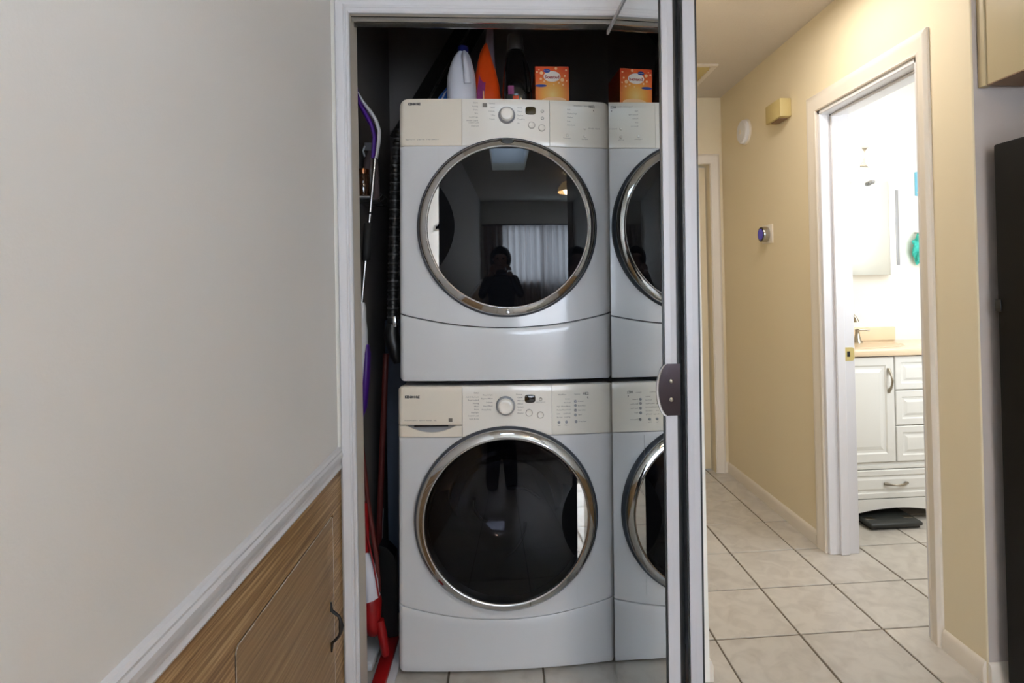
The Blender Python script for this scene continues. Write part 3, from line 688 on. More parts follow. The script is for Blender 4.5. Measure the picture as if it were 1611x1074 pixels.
# blue and white packet behind the jug
pk = thing('packet', 'blue and white packet peeking out left of the jug', 'packet', (-0.181, 2.10, DT))
px_ = -0.181
ell(MB(), [(0, .046, .018, 0, 0), (.05, .046, .020, .002, 0), (.10, .036, .016, .014, .002), (.135, .020, .008, .026, .004), (.150, .010, .002, .032, .005)], (px_-.010, 2.10, DT), 32, 2.4).build('packet_body', M('packet_blue', srgb(40, 96, 180), .3, bump=(30, .3, .006), var=(30, .4)), pk, 60)
MB().grid(lambda a, b: (px_-.044+.012*a+.034*b, 2.080-.001+.004*b, DT+.04+.07*b+.012*a), lin(0, 1, 4), lin(0, 1, 6)).build('packet_stripe', m_offwhite, pk)
# orange pouch
oy = 2.06
ox = -0.037
oh = 2.147-DT
pouch = thing('detergent_pouch', 'orange detergent pouch with cloudy clear top on the dryer', 'pouch', (ox, oy, DT))
sk_ = oh
MB_ = ell(MB(), [(0, .042, .032, 0, 0), (.006, .046, .036, 0, 0), (oh*.12, .050, .040, .001, 0), (oh*.25, .047, .038, .002, 0), (oh*.38, .043, .033, .001, 0), (oh*.50, .037, .027, -.002, 0), (oh*.62, .028, .020, -.004, 0), (oh*.72, .019, .013, -.004, 0), (oh*.79, .009, .008, -.002, 0), (oh*.82, .004, .005, 0, 0)], (ox, oy, DT), 44, 2.2)
MB_.build('pouch_body', m_orange, pouch, 60)
ell(MB(), [(oh*.42, .020, .020, .014, .006), (oh*.55, .022, .018, .012, .006), (oh*.68, .020, .014, .010, .006), (oh*.82, .016, .010, .012, .006), (oh*.94, .013, .005, .014, .006), (oh, .010, .002, .015, .006)], (ox, oy, DT), 32, 2.2).build('pouch_top', m_clear, pouch, 60)
MB().grid(lambda a, b: (ox-.036+.026*a+.010*b, oy-.036-.003*a+.014*b-.004*(1-abs(2*b-1)), DT+oh*(.20+.28*b)), lin(0, 1, 5), lin(0, 1, 8)).build('pouch_label', M('label_violet', srgb(140, 50, 110), .35, var=(40, .5)), pouch)
MB().tube([(ox-.014, oy-.038, DT+.01), (ox-.012, oy-.0405, DT+oh*.15), (ox-.012, oy-.039, DT+oh*.28)], .0022, 8).build('pouch_seam', m_os, pouch)
# black bottle
cy_ = 2.03
cx_ = 0.067
ch_ = 2.103-DT
bot = thing('bottle', 'black detergent bottle with side handle between pouch and orange box', 'bottle', (cx_, cy_, DT))
ell(MB(), [(0, .046, .036, 0, 0), (.005, .050, .040, 0, 0), (ch_*.30, .050, .040, 0, 0), (ch_*.42, .048, .038, 0, 0), (ch_*.55, .044, .035, -.001, 0), (ch_*.68, .038, .032, -.001, 0), (ch_*.76, .034, .030, -.001, 0), (ch_*.80, .027, .026, -.001, 0), (ch_*.82, .021, .021, -.001, 0)], (cx_, cy_, DT), 44, 2.5).build('bottle_body', M('bottle_black', srgb(12, 12, 14), .12, coat=.6, var=None), bot, 50)
MB().lathe([(.029, ch_*.81), (.030, ch_*.82), (.028, ch_*.97), (.025, ch_), (0, ch_)], (cx_-.001, cy_, DT), 'z', 30, cap0=True).build('cap', M('cap_black', srgb(62, 58, 56), .4, var=None), bot)
MB().tube([(cx_+.020, cy_-.018, DT+ch_*.74), (cx_+.034, cy_-.026, DT+ch_*.62), (cx_+.042, cy_-.030, DT+ch_*.46), (cx_+.044, cy_-.030, DT+ch_*.28)], [.006, .008, .008, .009], 12).build('bottle_handle', bpy.data.materials['bottle_black'], bot, 60)
for (zz, xx, hh_, ww, mt) in ((.30, -.020, .030, .010, 'label_violet'), (.20, -.004, .020, .010, 'orange_film'), (.12, .008, .018, .008, 'print_peach')):
    MB().grid(lambda a, b: (cx_+xx+ww*a, cy_-.0415+.001*a*a, DT+ch_*zz+hh_*b*.5), lin(-1, 1, 5), lin(-1, 1, 4)).build('bottle_label', bpy.data.materials[mt], bot)
# two dark slats leaning against the rear wall
ra = thing('folding_rack', 'black slatted rack leaning diagonally against the closet wall above the dryer', 'rack', (-.25, 2.45, DT))
for k, (a, b) in enumerate((((-0.311, 2.400, 2.012), (-0.153, 2.550, 2.355)), ((-0.236, 2.400, 2.013), (-0.081, 2.550, 2.356)))):
    A, B = Vector(a), Vector(b); d = (B-A).normalized(); n = Vector((d.z, 0, -d.x)).normalized(); A = A-d*((A.z-DT)/d.z); B = B+d*.12; wv = n*.026; tv = Vector((0, .006, 0))
    vs = [A-wv-tv, A+wv-tv, A+wv+tv, A-wv+tv, B-wv-tv, B+wv-tv, B+wv+tv, B-wv+tv]
    MB().add(vs, [(0, 1, 2, 3), (4, 7, 6, 5), (0, 4, 5, 1), (1, 5, 6, 2), (2, 6, 7, 3), (3, 7, 4, 0)]).build('slat', m_black, ra, 0)
for t_ in (.15, .75):
    A = Vector((-0.311, 2.400, 2.012)).lerp(Vector((-0.153, 2.550, 2.355)), t_); B = Vector((-0.236, 2.400, 2.013)).lerp(Vector((-0.081, 2.550, 2.356)), t_)
    MB().tube([A+Vector((0, .008, 0)), B+Vector((0, .008, 0))], .005, 8).build('crossbar', m_black, ra)

# ------------------------------------------------------------------ left gap of the closet
GY = 1.93
mop = thing('spray_mop', 'spray mop with purple and white curved handle, silver pole and white tank', 'mop', (-0.471, GY, .0))
def strip(pts, wx, wy):
    """curved bar of elliptical section through pts"""
    mb = MB(); P = [Vector(p) for p in pts]; N = len(P); n = 12; vs = []
    for i in range(N):
        t = (P[min(i+1, N-1)]-P[max(i-1, 0)]).normalized(); u = Vector((t.z, 0, -t.x)).normalized(); v = Vector((0, 1, 0))
        a_ = wx[i] if isinstance(wx, list) else wx; b_ = wy[i] if isinstance(wy, list) else wy
        for k in range(n): vs.append(P[i]+u*a_*math.cos(2*PI*k/n)+v*b_*math.sin(2*PI*k/n))
    fs = [(i*n+k, i*n+(k+1) % n, (i+1)*n+(k+1) % n, (i+1)*n+k) for i in range(N-1) for k in range(n)]+[tuple(range(n)), tuple(range((N-1)*n, N*n))]
    return mb.add(vs, fs)
strip([(-0.471, 1.930, 1.924), (-0.465, 1.930, 1.878), (-0.454, 1.930, 1.829), (-0.432, 1.930, 1.789), (-0.416, 1.930, 1.756), (-0.408, 1.930, 1.720), (-0.411, 1.930, 1.678), (-0.414, 1.930, 1.648)], [.003, .006, .008, .0085, .008, .007, .0065, .006], .014).build('handle_grip', m_purple, mop, 60)
strip([(-0.457, 1.930, 1.865), (-0.444, 1.930, 1.836), (-0.421, 1.930, 1.804), (-0.403, 1.930, 1.775), (-0.392, 1.930, 1.739), (-0.394, 1.930, 1.705), (-0.399, 1.930, 1.676), (-0.403, 1.930, 1.648)], [.002, .005, .0065, .0065, .006, .0055, .005, .0045], .013).build('handle_back', m_offwhite, mop, 60)
MB().tube([(-0.407, 1.930, 1.650), (-0.430, 1.930, 1.436)], .0062, 14).build('pole', m_steel, mop, 60)
MB().tube([(-0.425, 1.930, 1.470), (-0.426, 1.930, 1.464)], .0068, 14).build('pole_joint', m_black, mop)
MB().tube([(-0.432, 1.930, 1.436), (-0.434, 1.930, 1.432), (-0.442, 1.930, 1.315), (-0.442, 1.930, 1.311)], [.010, .0135, .0135, .011], 14).build('grip_sleeve', m_blackrub, mop, 60)
MB().tube([(-0.444, 1.930, 1.311), (-0.459, 1.930, 1.171)], .0066, 14).build('pole', m_steel, mop, 60)
strip([(-0.459, 1.930, 1.173), (-0.457, 1.930, 1.156), (-0.458, 1.930, 1.112), (-0.458, 1.930, 1.081), (-0.460, 1.930, 0.998), (-0.470, 1.930, 0.873), (-0.479, 1.930, 0.790)], [.010, .0125, .0135, .017, .018, .016, .010], [.012, .014, .016, .022, .026, .024, .016]).build('tank_housing', m_offwhite, mop, 60)
strip([(-0.443, 1.930, 1.035), (-0.443, 1.930, 1.006), (-0.449, 1.930, 0.914), (-0.456, 1.930, 0.831), (-0.463, 1.930, 0.798)], [.006, .011, .012, .010, .004], [.012, .020, .022, .020, .008]).build('cleaner_bottle', m_purple, mop, 60)
MB().tube([(-0.483, 1.930, 0.800), (-0.485, 1.930, 0.582), (-0.489, 1.930, 0.086)], [.012, .009, .009], 12).build('lower_pole', m_offwhite, mop, 60)
hb = (-0.526, 1.930, 0.067)
MB().box(LX+.008, LX+.058, GY-.06, GY+.12, .004, .030, .008).build('mop_head', m_offwhite, mop)
# red spray mop
RY = 1.90
red = thing('red_spray_mop', 'red and white spray mop leaning in the closet gap beside washer', 'mop', (-0.414, RY, 0))
MB().tube([(-0.459, 1.900, 0.714), (-0.442, 1.900, 0.529), (-0.417, 1.900, 0.344), (-0.411, 1.900, 0.242)], [.0075, .0075, .007, .006], 12).build('pole', m_dkred, red, 60)
MB().tube([(-0.457, 1.880, 0.538), (-0.443, 1.880, 0.440), (-0.423, 1.880, 0.334), (-0.409, 1.880, 0.236)], .0025, 8).build('spray_cable', m_red, red, 60)
strip([(-0.458, 1.900, 0.530), (-0.456, 1.900, 0.448), (-0.457, 1.900, 0.367)], .016, .016).build('sleeve', m_red, red, 60)
strip([(-0.457, 1.900, 0.371), (-0.452, 1.900, 0.336), (-0.442, 1.900, 0.284), (-0.439, 1.900, 0.223)], [.014, .024, .030, .031], [.02, .028, .034, .034]).build('tank', m_jug, red, 60)
strip([(-0.439, 1.900, 0.225), (-0.437, 1.900, 0.215), (-0.437, 1.900, 0.152), (-0.429, 1.900, 0.116), (-0.423, 1.900, 0.104)], [.031, .033, .030, .022, .010], [.034, .036, .034, .026, .012]).build('tank_base', m_red, red, 60)
strip([(-0.410, 1.890, 0.156), (-0.401, 1.890, 0.105), (-0.394, 1.890, 0.051), (-0.392, 1.890, 0.041)], [.014, .015, .013, .009], [.014, .015, .013, .009]).build('neck', m_red, red, 60)
fz = (-0.399, 1.835, 0.000)
MB().box(-.415, -.372, 1.70, 2.02, .012, .030, .006).build('mop_frame', m_red, red)
MB().box(-.424, -.350, 1.70, 2.04, .001, .012, .004).build('mop_pad', m_offwhite, red)
# broom
br = thing('broom', 'dark red wooden broom standing upright behind the red mop', 'broom', (-.40, 2.1, 0))
MB().tube([(-0.417, 2.100, 0.985), (-0.427, 2.100, 0.794), (-0.440, 2.100, 0.568), (-0.453, 2.100, 0.319), (-0.459, 2.100, 0.252)], .0105, 12).build('broomstick', m_dkred, br, 60)
c = (-0.454, 2.100, 0.252)
strip([(c[0], 2.1, c[2]+.02), (c[0], 2.1, c[2]-.03), (c[0]-.004, 2.1, c[2]-.10), (c[0]-.008, 2.1, .005)], [.014, .028, .045, .052], [.014, .018, .022, .026]).build('bristles', m_blackrub, br, 60)
# dustpan (black) beside the washer
du = thing('dustpan', 'black dustpan standing on edge between broom and washer', 'dustpan', (-.375, 2.02, 0))
A = [(-0.423, 2.000, 0.362), (-0.398, 2.000, 0.354), (-0.373, 2.000, 0.325), (-0.373, 2.000, 0.036), (-0.403, 2.000, 0.032), (-0.437, 2.000, 0.062), (-0.443, 2.000, 0.212)]
MB().prism([(p[0], max(.004, p[2])) for p in A], lambda a, b, d: (a, d, b), 2.0, 2.016).build('pan', m_black, du, 0)
MB().prism([(p[0], max(.004, p[2])) for p in A[:3]]+[(A[2][0], A[2][2]-.012), (A[1][0], A[1][2]-.012), (A[0][0], A[0][2]-.012)], lambda a, b, d: (a, d, b), 1.96, 2.0).build('rim', m_black, du, 0)
# ironing board edge, blue-grey
ib = thing('folded_board', 'blue grey folded board standing upright beside the washer', 'board', (-.385, 2.2, 0))
e0, e1 = -0.441, -0.365
MB().box(e0, e1, 2.2, 2.225, .0, 1.10, .008).build('board', M('board_blue_grey', srgb(84, 92, 108), .8, bump=(60, .2, .002)), ib)
MB().tube([(-0.455, 2.180, 0.402), (-0.461, 2.180, 0.294)], .004, 8).build('clip', m_offwhite, ib)
# black ribbed hose hanging beside the dryer
ho = thing('vacuum_hose', 'black ribbed vacuum hose hanging between the closet wall and dryer', 'hose', (-0.359, 1.95, .95))
top, bot_ = Vector((-0.342, 1.970, 1.752)), Vector((-0.364, 1.950, 1.094))
path = []; rad = []
m_hring = M('hose_ring_grey', srgb(92, 90, 90), .3)
N = 44
for i in range(N*4+1):
    t = i/(N*4); p = top.lerp(bot_, t); bend = .012*max(0, 1-t*6)
    path.append((p.x+.004*min(1, t*5)*0+bend*.8, p.y, p.z)); rad.append(.0165+(.0026 if i % 4 < 2 else 0))
MB().tube(path, rad, 16).build('hose_tube', m_black, ho, 60)
for i in range(2, N, 2):
    p = top.lerp(bot_, (i+.1)/N)
    MB().lathe([(.0192, -.0012), (.0197, 0), (.0192, .0012)], (p.x+.012*max(0, 1-(i/N)*6)*.8, p.y, p.z), 'z', 20).build('hose_ring', m_hring, ho, 60)
MB().box(bot_.x+.006, bot_.x+.016, 1.925, 1.932, bot_.z-.004, bot_.z+.032, .002).build('buckle', m_chrome, ho)
strip([bot_+Vector((0, 0, .004)), bot_+Vector((-.004, 0, -.03)), bot_+Vector((.004, 0, -.062)), bot_+Vector((.010, 0, -.098)), bot_+Vector((.016, .01, -.125))], [.020, .026, .027, .022, .016], [.02, .026, .028, .026, .02]).build('hose_elbow', m_black, ho, 60)
# small shelf with spray bottle and jar
sh = thing('wall_shelf', 'small grey wire shelf on the closet left wall', 'shelf', (LX, 2.0, 1.523))
sz = 1.525
MB().box(LX, -.425, 1.93, 2.14, sz-.006, sz, .002).build('shelf_board', m_steel_soft, sh)
for k in range(5):
    y = 1.96+.04*k; MB().tube([(LX+.004, y, sz-.004), (-.41, y, sz-.010), (-.395, y, sz+.004-.006*k), (-.392, y, sz+.010)], .0016, 6).build('wire', m_black, sh)
MB().tube([(-.392, 1.94, sz+.010), (-.392, 2.14, sz+.010)], .0018, 6).build('wire', m_black, sh)
jr = thing('glass_jar', 'amber jar with black lid on the small closet shelf', 'jar', (-.456, 1.975, sz))
tj = 1.621-sz
MB().lathe([(.021, 0), (.023, .003), (.023, tj*.75), (.019, tj*.82)], (-.458, 1.975, sz), 'z', 28, cap0=True, cap1=True).build('jar_body', M('amber_glass', srgb(60, 36, 20), .08, coat=1, var=None), jr, 50)
MB().lathe([(.0205, tj*.82), (.021, tj*.84), (.021, tj), (0, tj)], (-.458, 1.975, sz), 'z', 28, cap0=True).build('lid', M('lid_copper', srgb(110, 70, 44), .25, .8), jr)
sp = thing('spray_bottle', 'grey clear spray bottle standing behind the amber jar', 'bottle', (-.452, 2.06, sz))
tb = 1.776-sz
MB().lathe([(.026, 0), (.029, .004), (.029, tj*1.1), (.024, tj*1.5), (.013, tj*1.75), (.012, tj*1.85)], (-.450, 2.06, sz), 'z', 28, cap0=True, cap1=True).build('bottle_body', M('cloudy_plastic', srgb(96, 84, 84), .2, coat=.4), sp, 50)
MB().box(-.470, -.430, 2.05, 2.07, sz+tj*1.85, sz+tj*2.15, .004).build('spray_head', M('cloudy_head', srgb(110, 110, 112), .2, coat=.6), sp)
MB().tube([(-.466, 2.045, sz+tj*2.0), (-.470, 2.035, sz+tj*1.8), (-.466, 2.04, sz+tj*1.6)], .003, 8).build('trigger', m_offwhite, sp)

# ------------------------------------------------------------------ hallway fittings
V = thing('ceiling_vent', 'cream louvred air vent in the hallway ceiling', 'vent', (1.05, 3.2, HZ-.012))
MB().box(.93, 1.20, 3.04, 3.07, HZ-.010, HZ, .002).box(.93, 1.20, 3.36, 3.39, HZ-.010, HZ, .002).box(.93, .96, 3.07, 3.36, HZ-.010, HZ, .002).box(1.17, 1.20, 3.07, 3.36, HZ-.010, HZ, .002).build('vent_frame', m_trim_warm, V)
for k in range(7):
    y = 3.09+.042*k
    MB().add([(.96, y, HZ-.002), (1.17, y, HZ-.002), (1.17, y+.022, HZ-.012), (.96, y+.022, HZ-.012), (.96, y, HZ-.0005), (1.17, y, HZ-.0005), (1.17, y+.022, HZ-.0105), (.96, y+.022, HZ-.0105)], [(0, 1, 2, 3), (7, 6, 5, 4), (0, 4, 5, 1), (1, 5, 6, 2), (2, 6, 7, 3), (3, 7, 4, 0)]).build('slat', m_beige, V, 0)
sd = thing('smoke_detector', 'round white detector high on the yellow hallway wall', 'detector', (RX, 3.235, 2.08))
MB().lathe([(.074, 0), (.074, -.006), (.070, -.010)], (RX, 3.235, 2.08), 'x', 40, cap0=True).build('base', m_trim_warm, sd)
MB().lathe([(.069, -.010), (.068, -.022), (.060, -.030), (.03, -.034), (0, -.0345)], (RX, 3.235, 2.08), 'x', 40).build('cover', m_trim, sd)
MB().lathe([(.014, -.034), (.012, -.037), (0, -.0375)], (RX, 3.235, 2.08), 'x', 20).build('test_button', m_trim_warm, sd)
cm = thing('door_chime', 'beige boxy door chime on wall above the thermostat', 'door chime', (RX, 2.80, 2.07))
MB().box(RX-.058, RX, 2.712, 2.868, 2.018, 2.108, .004).build('chime_cover', m_beige, cm)
MB().box(RX-.045, RX-.004, 2.745, 2.835, 2.013, 2.020, .002).build('sound_slot', m_cab_under, cm)
th = thing('thermostat', 'round thermostat with blue lit face on a white wall plate', 'thermostat', (RX, 2.99, 1.465))
MB().box(RX-.006, RX, 2.93, 3.05, 1.416, 1.516, .002).build('wall_plate', m_trim_warm, th)
MB().lathe([(.034, -.004), (.040, -.008), (.041, -.022), (.040, -.036), (.038, -.040)], (RX, 2.99, 1.466), 'x', 40).build('ring', m_steel, th)
MB().lathe([(.038, -.039), (.034, -.0415), (.030, -.042)], (RX, 2.99, 1.466), 'x', 40).build('bezel', m_black, th)
MB().lathe([(.031, -.0415), (.0, -.0425)], (RX, 2.99, 1.466), 'x', 40).build('lit_face', M('thermostat_screen', srgb(60, 52, 170), .2, var=None, emit=.18), th)
sp_ = thing('strike_plate', 'small brass strike plate on the white bathroom doorjamb', 'strike plate', (RX+.10, BY1-.018, .885))
MB().prism([(-.022, -.03), (.016, -.03), (.024, -.02), (.024, .02), (.016, .03), (-.022, .03)], lambda a, b, d: (RX+.108+a, BY1-.0185-d, .885+b), 0, .0016).build('plate', m_brass, sp_, 0)
MB().box(RX+.098, RX+.111, BY1-.0208, BY1-.0195, .873, .897).build('latch_hole', m_black, sp_, 0)

# ------------------------------------------------------------------ kitchen corner
fr = thing('refrigerator', 'tall black refrigerator cut by the right edge of the picture', 'refrigerator', (1.85, 1.2, 0))
MB().box(1.455, 2.20, .92, 1.60, .03, 1.606, .006).build('cabinet', m_fridge, fr)
MB().box(1.455, 2.20, .85, .912, .03, .52, .012).build('drawer_front', m_fridge, fr)
MB().box(1.455, 2.20, .85, .912, .53, 1.606, .012).build('door', m_fridge, fr)
MB().tube([(2.12, .85, .7), (2.12, .80, .72), (2.12, .80, 1.4), (2.12, .85, 1.42)], .011, 10).build('handle', m_black, fr)
MB().box(1.475, 2.18, .95, 1.58, .0, .03, .0).build('base_grille', m_black, fr)
MB().box(1.4515, 1.458, 1.585, 1.605, 1.115, 1.150, .002).build('side_clip', m_black, fr)
kc = thing('wall_cabinet', 'cream kitchen wall cabinet hung above the black refrigerator', 'cabinet', (1.9, 1.48, 1.785))
MB().box(1.452, 2.30, 1.27, 1.615, 1.788, HZ-.02, .002).build('carcass', m_cab, kc)
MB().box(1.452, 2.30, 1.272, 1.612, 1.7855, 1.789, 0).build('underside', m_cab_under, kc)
MB().box(1.447, 1.470, 1.612, 1.638, 1.786, HZ-.02, .002).build('scribe_strip', m_cab, kc)
for a in (1.456, 1.878):
    d_ = MB().box(a, a+.418, 1.25, 1.268, 1.80, HZ-.03, .003).build('door', m_cab, kc)
    MB().lathe([(0, -.024), (.012, -.022), (.014, -.014), (.006, -.006), (.006, 0)], (a+(.38 if a < 1.6 else .04), 1.25, 1.84), 'y', 16).build('knob', m_nickel, d_)

# ------------------------------------------------------------------ bathroom
VY = 2.76; VX0, VX1 = 1.579, 2.312
va = thing('vanity', 'white bathroom vanity with raised panel door and drawers', 'vanity', (1.946, VY+.16, 0))
MB().box(VX0, VX1, VY+.018, 3.12, .12, .825).build('carcass', m_vanity, va)
MB().box(VX0, VX0+.02, VY+.018, 3.12, 0, .12).box(VX1-.02, VX1, VY+.018, 3.12, 0, .12).build('side_foot', m_vanity, va)
arch = [(VX0, .0), (VX0+.045, 0)]+[(VX0+.045+(VX1-VX0-.09)*t, .018+.055*math.sin(PI*t)**.8) for t in lin(.02, .98, 25)]+[(VX1-.045, 0), (VX1, 0), (VX1, .118), (VX0, .118)]
MB().prism(arch, lambda a, b, d: (a, d, b), VY, VY+.018).build('arched_base', m_vanity, va, 0)
MB().box(VX0, VX1, VY+.012, VY+.02, .283, .298).box(VX0, VX1, VY+.006, VY+.018, .266, .284, .002).build('mid_rail', m_vanity, va)
def raised(name, x0, x1, z0, z1, k=1):
    loops = [(0, .018), (0, .003), (.003, 0), (.036*k, 0), (.042*k, .006), (.052*k, .006), (.068*k, .001), (.07*k, .001)]
    vs = []; 
    for ins, dy in loops: vs += [(x0+ins, VY+dy, z0+ins), (x1-ins, VY+dy, z0+ins), (x1-ins, VY+dy, z1-ins), (x0+ins, VY+dy, z1-ins)]
    n = len(loops)
    fs = [(i*4+q, i*4+(q+1) % 4, (i+1)*4+(q+1) % 4, (i+1)*4+q) for i in range(n-1) for q in range(4)]+[(n*4-4, n*4-3, n*4-2, n*4-1), (0, 1, 2, 3)]
    return MB().add(vs, fs).build(name, m_vanity, va, 0)
def pull(parent, a, b):
    A, B = Vector(a), Vector(b); m_ = (A+B)/2; d = (B-A)
    pts = [A+Vector((0, -.003, 0)), A+d*.10+Vector((0, -.006, 0)), A+d*.2+Vector((0, -.018, 0)), A+d*.35+Vector((0, -.027, 0)), m_+Vector((0, -.030, 0)), A+d*.65+Vector((0, -.027, 0)), A+d*.8+Vector((0, -.018, 0)), A+d*.9+Vector((0, -.006, 0)), B+Vector((0, -.003, 0))]
    MB().tube(pts, [.006, .0085, .006, .005, .0055, .005, .006, .0085, .006], 10).build('handle', m_nickel, parent, 60)
dr = raised('door', VX0+.004, 1.953, .302, .826, 1.15); pull(dr, (1.922, VY, .648), (1.922, VY, .770))
for z0, z1 in ((.660, .826), (.483, .654), (.302, .477)):
    d_ = raised('drawer', 1.959, VX1-.004, z0, z1, .85)
    MB().lathe([(0, -.026), (.011, -.024), (.0135, -.017), (.007, -.009), (.006, -.002), (.009, 0)], (2.135, VY, (z0+z1)/2), 'y', 18).build('knob', m_nickel, d_)
d_ = raised('drawer', VX0+.004, VX1-.004, .122, .262, .7); pull(d_, (1.885, VY, .195), (2.008, VY, .195))
MB().box(VX0-.012, VX1+.25, VY-.022, 3.139, .832, .867, .006).build('countertop', m_counter, va)
MB().box(VX0-.012, 2.222, 3.120, 3.139, .867, 0.943, .004).build('backsplash', m_counter, va)
MB().lathe([(1.0, .002), (.985, .004), (.965, .001)], (1.87, 2.93, .867), 'z', 48, sx=.245, sy=.145).build('basin_rim', m_counter, va)
MB().lathe([(.965, .0005), (.5, .0006), (0, .0006)], (1.87, 2.93, .867), 'z', 48, sx=.245, sy=.145).build('basin', M('basin_peach', srgb(214, 190, 158), .25, var=(6, .04)), va)
MB().box(VX1, VX1+.25, 2.80, 3.12, 0, .825).build('side_counter_base', m_vanity, va)
fa = thing('faucet', 'brushed nickel bathroom faucet with lever on the peach counter', 'faucet', (1.93, 3.07, .867))
fx, fz_ = 1.952, .867
MB().lathe([(.026, 0), (.025, .004), (.017, .02), (.012, .045), (.0105, .062), (.012, .070), (.006, .076), (0, .077)], (fx, 3.05, fz_), 'z', 24, cap0=True).build('lever_base', m_nickel, fa, 50)
MB().tube([(fx, 3.05, fz_+.068), (fx+.02, 3.045, fz_+.070), (fx+.04, 3.04, fz_+.070), (fx+.06, 3.035, fz_+.066)], [.006, .005, .0045, .005], 10).build('lever', m_nickel, fa, 60)
fx2 = fx-.10
MB().lathe([(.028, 0), (.026, .005), (.018, .03), (.014, .07)], (fx2, 3.06, fz_), 'z', 24, cap0=True).build('spout_base', m_nickel, fa, 50)
e_ = (1.903, 2.980, 0.987)
MB().tube([(fx2, 3.06, fz_+.06), (fx2, 3.06, fz_+.14), (fx2+.015, 3.05, fz_+.185), (e_[0]-.045, 3.01, e_[2]+.052), (e_[0]-.018, 2.99, e_[2]+.04), (e_[0]-.004, 2.98, e_[2]+.018), (e_[0], 2.98, e_[2])], [.013, .012, .011, .0105, .0105, .011, .014], 14).build('spout', m_nickel, fa, 60)
# mirror cabinet
mc = thing('medicine_cabinet', 'mirrored medicine cabinet on bathroom wall above the vanity', 'cabinet', (1.9, 3.09, 1.239))
z0, z1 = 1.238, 1.753
x1_, x2_ = 2.138, 2.208
MB().box(1.50, x2_, 3.035, 3.139, z0, z1, .002).build('cabinet_box', m_vanity, mc)
MB().box(1.52, x1_-.001, 3.030, 3.036, z0, z1, .002).build('mirror_door', m_mirror, mc)
MB().box(x1_+.001, x2_, 3.030, 3.036, z0, z1, .002).build('side_panel', m_wall_cream, mc)
MB().box(2.175, 2.193, 3.027, 3.031, 1.289, 1.703, .001).build('handle_strip', m_steel_soft, mc)
vl = thing('vanity_light', 'bright white bar lamp glowing above the medicine cabinet', 'light', (1.9, 3.09, z1+.12))
MB().box(1.60, 2.16, 3.10, 3.139, z1+.10, z1+.20, .004).build('backplate', m_nickel, vl)
m_glow = M('lamp_glass', (1, .97, .92), .3, var=None, emit=2.6)
for k in range(4): MB().lathe([(0, -.03), (.035, -.02), (.055, .02), (.06, .06), (.045, .09), (.02, .10)], (1.66+.145*k, 3.06, z1+.10), 'z', 24).build('lamp_shade', m_glow, vl, 60)
MB().lathe([(.010, -.022), (.015, -.016), (.015, -.005), (.007, 0)], (2.038, 3.02, z1+.006), 'z', 20, cap0=True).build('lamp_finial', m_steel_soft, vl)
# teal scrubby on a hook and pale blue card
tl = thing('bath_sponge', 'teal mesh cloth hanging on the bathroom wall', 'cloth', (2.372, 3.10, 1.385))
tp = Vector((2.368, 3.090, 1.384))
def blob(u, v):
    r = .052*(1+.18*math.sin(5*u+3*math.sin(3*v))+.10*math.cos(9*v+u)+.06*math.sin(17*u+5*v)); return (tp.x+r*.85*math.cos(u)*math.sin(v), min(3.137, tp.y+r*.7*math.sin(u)*math.sin(v)), tp.z+r*1.45*math.cos(v)-.02*math.sin(u)*math.sin(v))
MB().grid(blob, lin(0, 2*PI, 40), lin(.02, PI-.02, 28)).build('cloth_folds', m_teal, tl, 80)
MB().tube([(tp.x, 3.139, tp.z+.09), (tp.x, 3.10, tp.z+.085), (tp.x, 3.09, tp.z+.10)], .005, 8).build('hook', m_steel, tl)
bc = thing('wall_card', 'pale blue card fixed to the bathroom wall above the cloth', 'card', (2.401, 3.130, 1.750))
a0 = (2.372, 3.130, 1.685); a1 = (2.456, 3.130, 1.822)
MB().box(a0[0], a1[0], 3.118, 3.139, a0[2], a1[2], .003).build('card', m_bluebox, bc)
MB().box(a0[0], a1[0], 3.117, 3.119, a0[2]+.012, a0[2]+.02).build('card_edge', m_ow, bc, 0)
# bathroom scale
sc = thing('bathroom_scale', 'black bathroom scale lying on tiles under the vanity arch', 'scale', (1.91, 2.76, 0))
sc.rotation_euler = (0, 0, 0)
P0 = [(1.752, 2.710, 0.000), (2.029, 2.715, 0.000)]
x0_, x1_, y0_, y1_ = 1.752, 2.022, 2.67, 2.93
MB().box(x0_, x1_, y0_, y1_, .014, .036, .012, 3).build('platform', m_scale, sc, 50)
MB().box(x0_+.012, x1_-.012, y0_+.012, y1_-.012, .003, .014, .003).build('underframe', m_black, sc)
MB().box(x0_+.05, x1_-.05, y0_+.03, y0_+.10, .0335, .0352, .001).build('tread', m_blackrub, sc)
for xx in (x0_+.015, x1_-.06): MB().box(xx, xx+.045, y0_+.05, y0_+.085, .0338, .0362, .001).build('foot_sensor', m_nickel, sc)
for xx in (x0_+.03, x1_-.03):
    for yy in (y0_+.03, y1_-.03): MB().lathe([(.01, 0), (.01, .004)], (xx, yy, 0), 'z', 12, cap0=True).build('foot', m_blackrub, sc)

